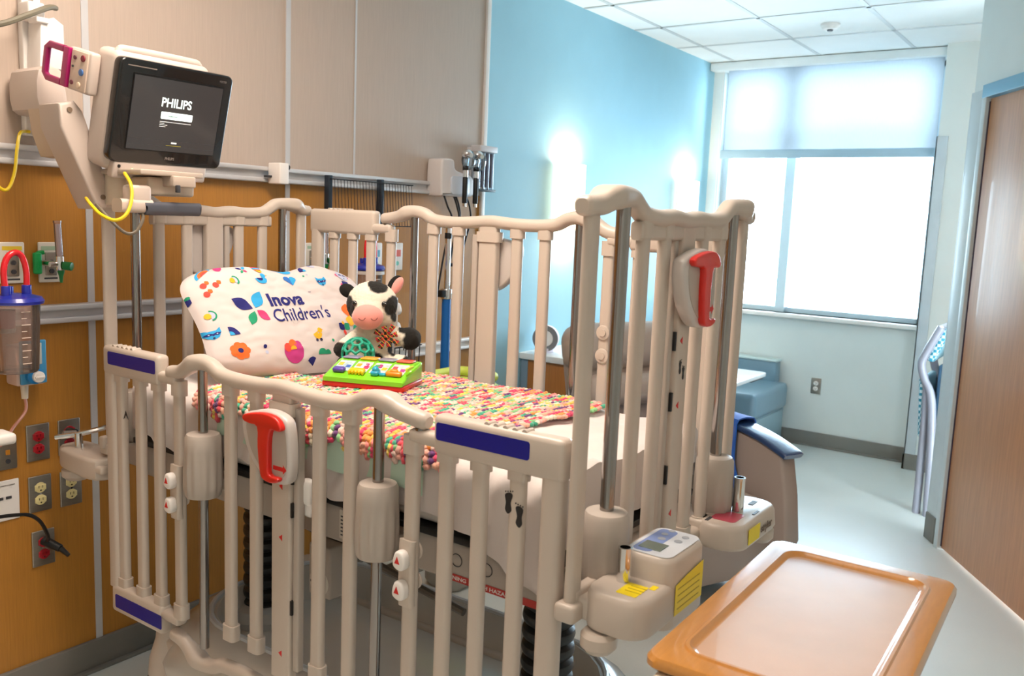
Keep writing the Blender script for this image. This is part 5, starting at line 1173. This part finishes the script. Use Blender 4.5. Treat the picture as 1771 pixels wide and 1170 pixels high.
# recliner
VINYL = mat('taupe_vinyl', '#a2948c', .45, var=.03, bump=.2, bscale=600)
VINYL2 = mat('taupe_vinyl_soft', '#b3a69d', .45, var=.03, bump=.2, bscale=600)
rc = thing('recliner', 'taupe vinyl recliner with dark blue arm caps between crib and window', 'recliner', (3.47, 1.595, 0), rot=Euler((0, 0, math.radians(-25))))
def LB(name, spec, m, par=rc):
    b = B()
    for q in spec: b.box(*q)
    return finish(name, b, m, par, local=True)
LB('seat', [(-.27, .27, -.40, .26, .27, .43, .05, 4)], VINYL2)
LB('front_panel', [(-.29, .29, -.395, -.36, .10, .30, .015)], VINYL)
for s in (-1, 1):
    b = B(); b.prism(smooth2([(-.43, .13), (-.43, .60), (-.36, .645), (-.15, .672), (.10, .675), (.30, .64), (.32, .13)], 3), lambda a, c: V(s*.36 if s < 0 else .275, a, c), V(.085, 0, 0), .016, 3)
    am = finish('arm', b, VINYL, rc, local=True)
    b = B(); xa = -.3175 if s < 0 else .3175
    b.sweep(spline([(xa, -.452, .622), (xa, -.43, .632), (xa, -.30, .668), (xa, -.12, .692), (xa, .08, .698), (xa, .24, .680)], 5), rsec(.11, .028, .011, 4), (1, 0, 0)); finish('arm_cap', b, mat('arm_cap_navy', '#27426e', .25, var=.03, coat=.5), am, local=True)
Rb = Euler((math.radians(-14), 0, 0)).to_matrix()
b = B(); b.obox((0, .30, .66), (.56, .17, .72), Rb, .06, 4); finish('backrest', b, VINYL, rc, local=True)
b = B(); b.obox((0, .335, .985), (.62, .20, .22), Rb, .08, 5); finish('headrest', b, VINYL2, rc, local=True)
b = B(); b.obox((0, .24, .80), (.50, .12, .15), Rb, .055, 4); finish('lumbar_roll', b, VINYL2, rc, local=True)
for x in (-.27, .27):
    for y in (-.33, .28): b = B(); b.cyl((x-.012, y, .045), (x+.012, y, .045), .045, seg=24, bev=.006); b.box(x-.015, x+.015, y-.02, y+.02, .045, .13, .004); finish('caster', b, BLACK, rc, local=True)
LB('under_frame', [(-.28, .28, -.33, .30, .09, .16, .01)], DARK)
# jacket over the far arm
JB = mat('royal_blue_knit', '#1464cc', .8, var=.06, sheen=.3, bump=.3, bscale=300)
def jk(u, v):
    a = v*2-1; y = -.15+u*.34-.10*max(0, -a)+.02*math.sin(v*9)
    s_ = a*.42; wob = .012*math.sin(u*17+v*5)+.010*NZ.noise(V(u*6, v*7, 2))
    if s_ < -.06: p = V(.262-abs(wob), y, .712-(-.06-s_)*(.95+.25*u))
    elif s_ > .06: p = V(.373+.012+abs(wob), y, .712-(s_-.06))
    else: p = V(.3175+s_*.93, y, .722+.006*math.cos(s_*26))
    return p
b = grid_mesh('j', 40, 60, jk, JB, .006)
o = finish('jacket', b, JB, None); o.location = rc.location; o.rotation_euler = rc.rotation_euler
tag(o, 'royal blue jacket draped over the recliner arm', 'jacket')
b = B(); 
for k in range(4): b.box(.2515, .2535, .135+k*.028, .150+k*.028, .60-.01*k, .66-.01*k, .001)
finish('white_lettering', b, WHITE, o, local=True)
# bedside cabinet and sound machine
nc = thing('bedside_cabinet', 'wood bedside cabinet with white top against the blue wall', 'cabinet', (4.2, 2.35, 0))
CABW = mat('cabinet_maple', '#b5763a', .4, var=.10, vscale=20, stretch=(6, 6, .4))
b = B(); b.box(3.955, 4.45, 2.02, 2.70, .06, .79, .003); finish('cabinet_body', b, CABW, nc)
b = B(); b.box(3.93, 4.47, 1.99, 2.703, .79, .825, .004); finish('cabinet_top', b, mat('white_solid_surface', '#eef1f2', .3), nc)
b = B(); b.box(3.95, 3.958, 2.655, 2.70, .06, .79, .001); finish('side_edge', b, mat('edge_grey_blue', '#7f96a8', .4), nc)
for z0, z1 in ((.10, .42), (.44, .60), (.62, .77)):
    b = B(); b.box(3.98, 4.43, 2.006, 2.022, z0, z1, .002); d = finish('drawer', b, CABW, nc)
    b = B(); b.box(4.14, 4.26, 1.985, 2.006, z1-.05, z1-.04, .003); finish('drawer_handle', b, STEELB, d)
for x in (3.99, 4.42):
    for y in (2.06, 2.66): b = B(); b.cyl((x, y, 0), (x, y, .062), .02, seg=16); finish('foot', b, DARK, nc)
sm = thing('sound_machine', 'round white sound machine with grey ring on the bedside cabinet', 'sound machine', (4.04, 2.60, .825))
sd_ = V(-.93, -.36, 0).normalized(); cc_ = V(4.04, 2.60, .905)
b = B(); b.cyl(cc_+sd_*.02, cc_-sd_*.035, .075, .07, seg=40, bev=.012); b.box(4.01, 4.08, 2.57, 2.63, .825, .85, .004); bo = finish('body', b, mat('lilac_white', '#e9dfea', .4), sm)
b = B(); b.lathe([(.045, 0), (.072, 0), (.072, .006), (.045, .006), (.045, 0)], cc_+sd_*.02, sd_, 40); finish('ring', b, mat('ring_grey', '#7d7d80', .5), sm)
b = B(); b.cyl(cc_+sd_*.019, cc_+sd_*.024, .044, seg=32); finish('face', b, WHITE, sm)
# bench seat by the window
SOFA = mat('slate_blue_vinyl', '#7794a4', .38, var=.03, bump=.15, bscale=500, coat=.15)
SOFA2 = mat('slate_blue_side', '#8aa5b0', .4, var=.03, bump=.15, bscale=500)
sf = thing('window_bench', 'slate blue upholstered bench seat under the window by the blue wall', 'bench', (5.98, 2.31, 0))
b = B(); b.box(5.60, 6.30, 1.935, 2.69, .27, .455, .035, 4); finish('seat_cushion', b, SOFA, sf)
b = B(); b.box(5.64, 6.30, 1.96, 2.69, .0, .268, .006); bb = finish('bench_base', b, SOFA2, sf)
b = B(); b.box(5.70, 6.27, 1.955, 1.962, .02, .26, .002); finish('base_panel', b, SOFA2, bb)
b = B(); b.box(6.24, 6.345, 2.02, 2.69, .44, .60, .012); bk = finish('back_bolster', b, SOFA, sf)
b = B(); b.box(6.235, 6.35, 2.015, 2.69, .598, .612, .003); finish('bolster_cap', b, mat('cap_mint', '#c8dcdc', .4), bk)
wt = thing('folding_table', 'white drop leaf table top in front of the window bench', 'table', (5.3, 2.1, 0))
b = B(); b.prism(rrect(.62, .34, .03, 5, 5.30, 2.04), lambda a, c: V(a, c, .595), V(0, 0, .026), .004); finish('table_top', b, mat('white_laminate', '#f3f6f8', .25, coat=.4), wt)
b = B(); b.box(5.27, 5.33, 2.03, 2.09, .03, .595, .006); finish('pedestal', b, STEELB, wt)
b = B(); b.prism(rrect(.44, .40, .03, 4, 5.30, 2.06), lambda a, c: V(a, c, 0), V(0, 0, .03), .004); finish('foot_plate', b, STEELB, wt)
b = B(); b.box(5.35, 5.56, 1.88, 1.90, .583, .596, .003); finish('leaf_bracket', b, DARK, wt)
# stacking chair seen edge on behind the door corner
def check_mat():
    m = mat('teal_check_fabric', '#5aa0b4', .8, var=.05); N = m.node_tree.nodes; L = m.node_tree.links
    tc = [n for n in N if n.type == 'TEX_COORD'][0]; c = N.new('ShaderNodeTexChecker'); c.inputs['Scale'].default_value = 60; c.inputs[1].default_value = lin('#2f86a0'); c.inputs[2].default_value = lin('#cfe4ea')
    L.new(tc.outputs['Object'], c.inputs[0]); L.new(c.outputs[0], N['Principled BSDF'].inputs['Base Color']); return m
CHK = check_mat(); TUBE = mat('chair_tube_grey', '#9a9aa6', .4, .1, var=.02)
hc = thing('side_chair', 'grey tubular side chair with teal checked fabric beyond the door corner', 'chair', (5.38, .70, 0))
for i, x in enumerate((5.24, 5.60)):
    b = B(); b.tube([(x, .835, 0), (x, .838, .40), (x, .845, .70), (x, .86, .735)], .022, 12, 4); finish('front_leg', b, TUBE, hc)
    b = B(); b.tube([(x-.03, .775, 0), (x-.03, .79, .40), (x-.02, .815, .66), (x, .862, .76), (x, .885, .84), (x, .872, .90), (x, .805, 1.06)], .022, 12, 6); finish('rear_leg', b, TUBE, hc)
b = B(); b.obox((5.42, .845, .965), (.40, .022, .22), Euler((math.radians(21), 0, 0)).to_matrix(), .008); fr_ = finish('back_frame', b, mat('chair_back_white', '#dfe0ea', .4), hc)
b = B(); b.obox((5.42, .815, .955), (.36, .045, .20), Euler((math.radians(21), 0, 0)).to_matrix(), .02); finish('backrest', b, CHK, hc)
b = B(); b.obox((5.42, .865, .60), (.36, .035, .34), Euler((math.radians(-4), 0, 0)).to_matrix(), .015); finish('seat', b, CHK, hc)
b = B(); b.box(5.24, 5.60, .76, .80, .45, .85, .01); finish('under_pan', b, mat('pan_navy', '#24425a', .5), hc)
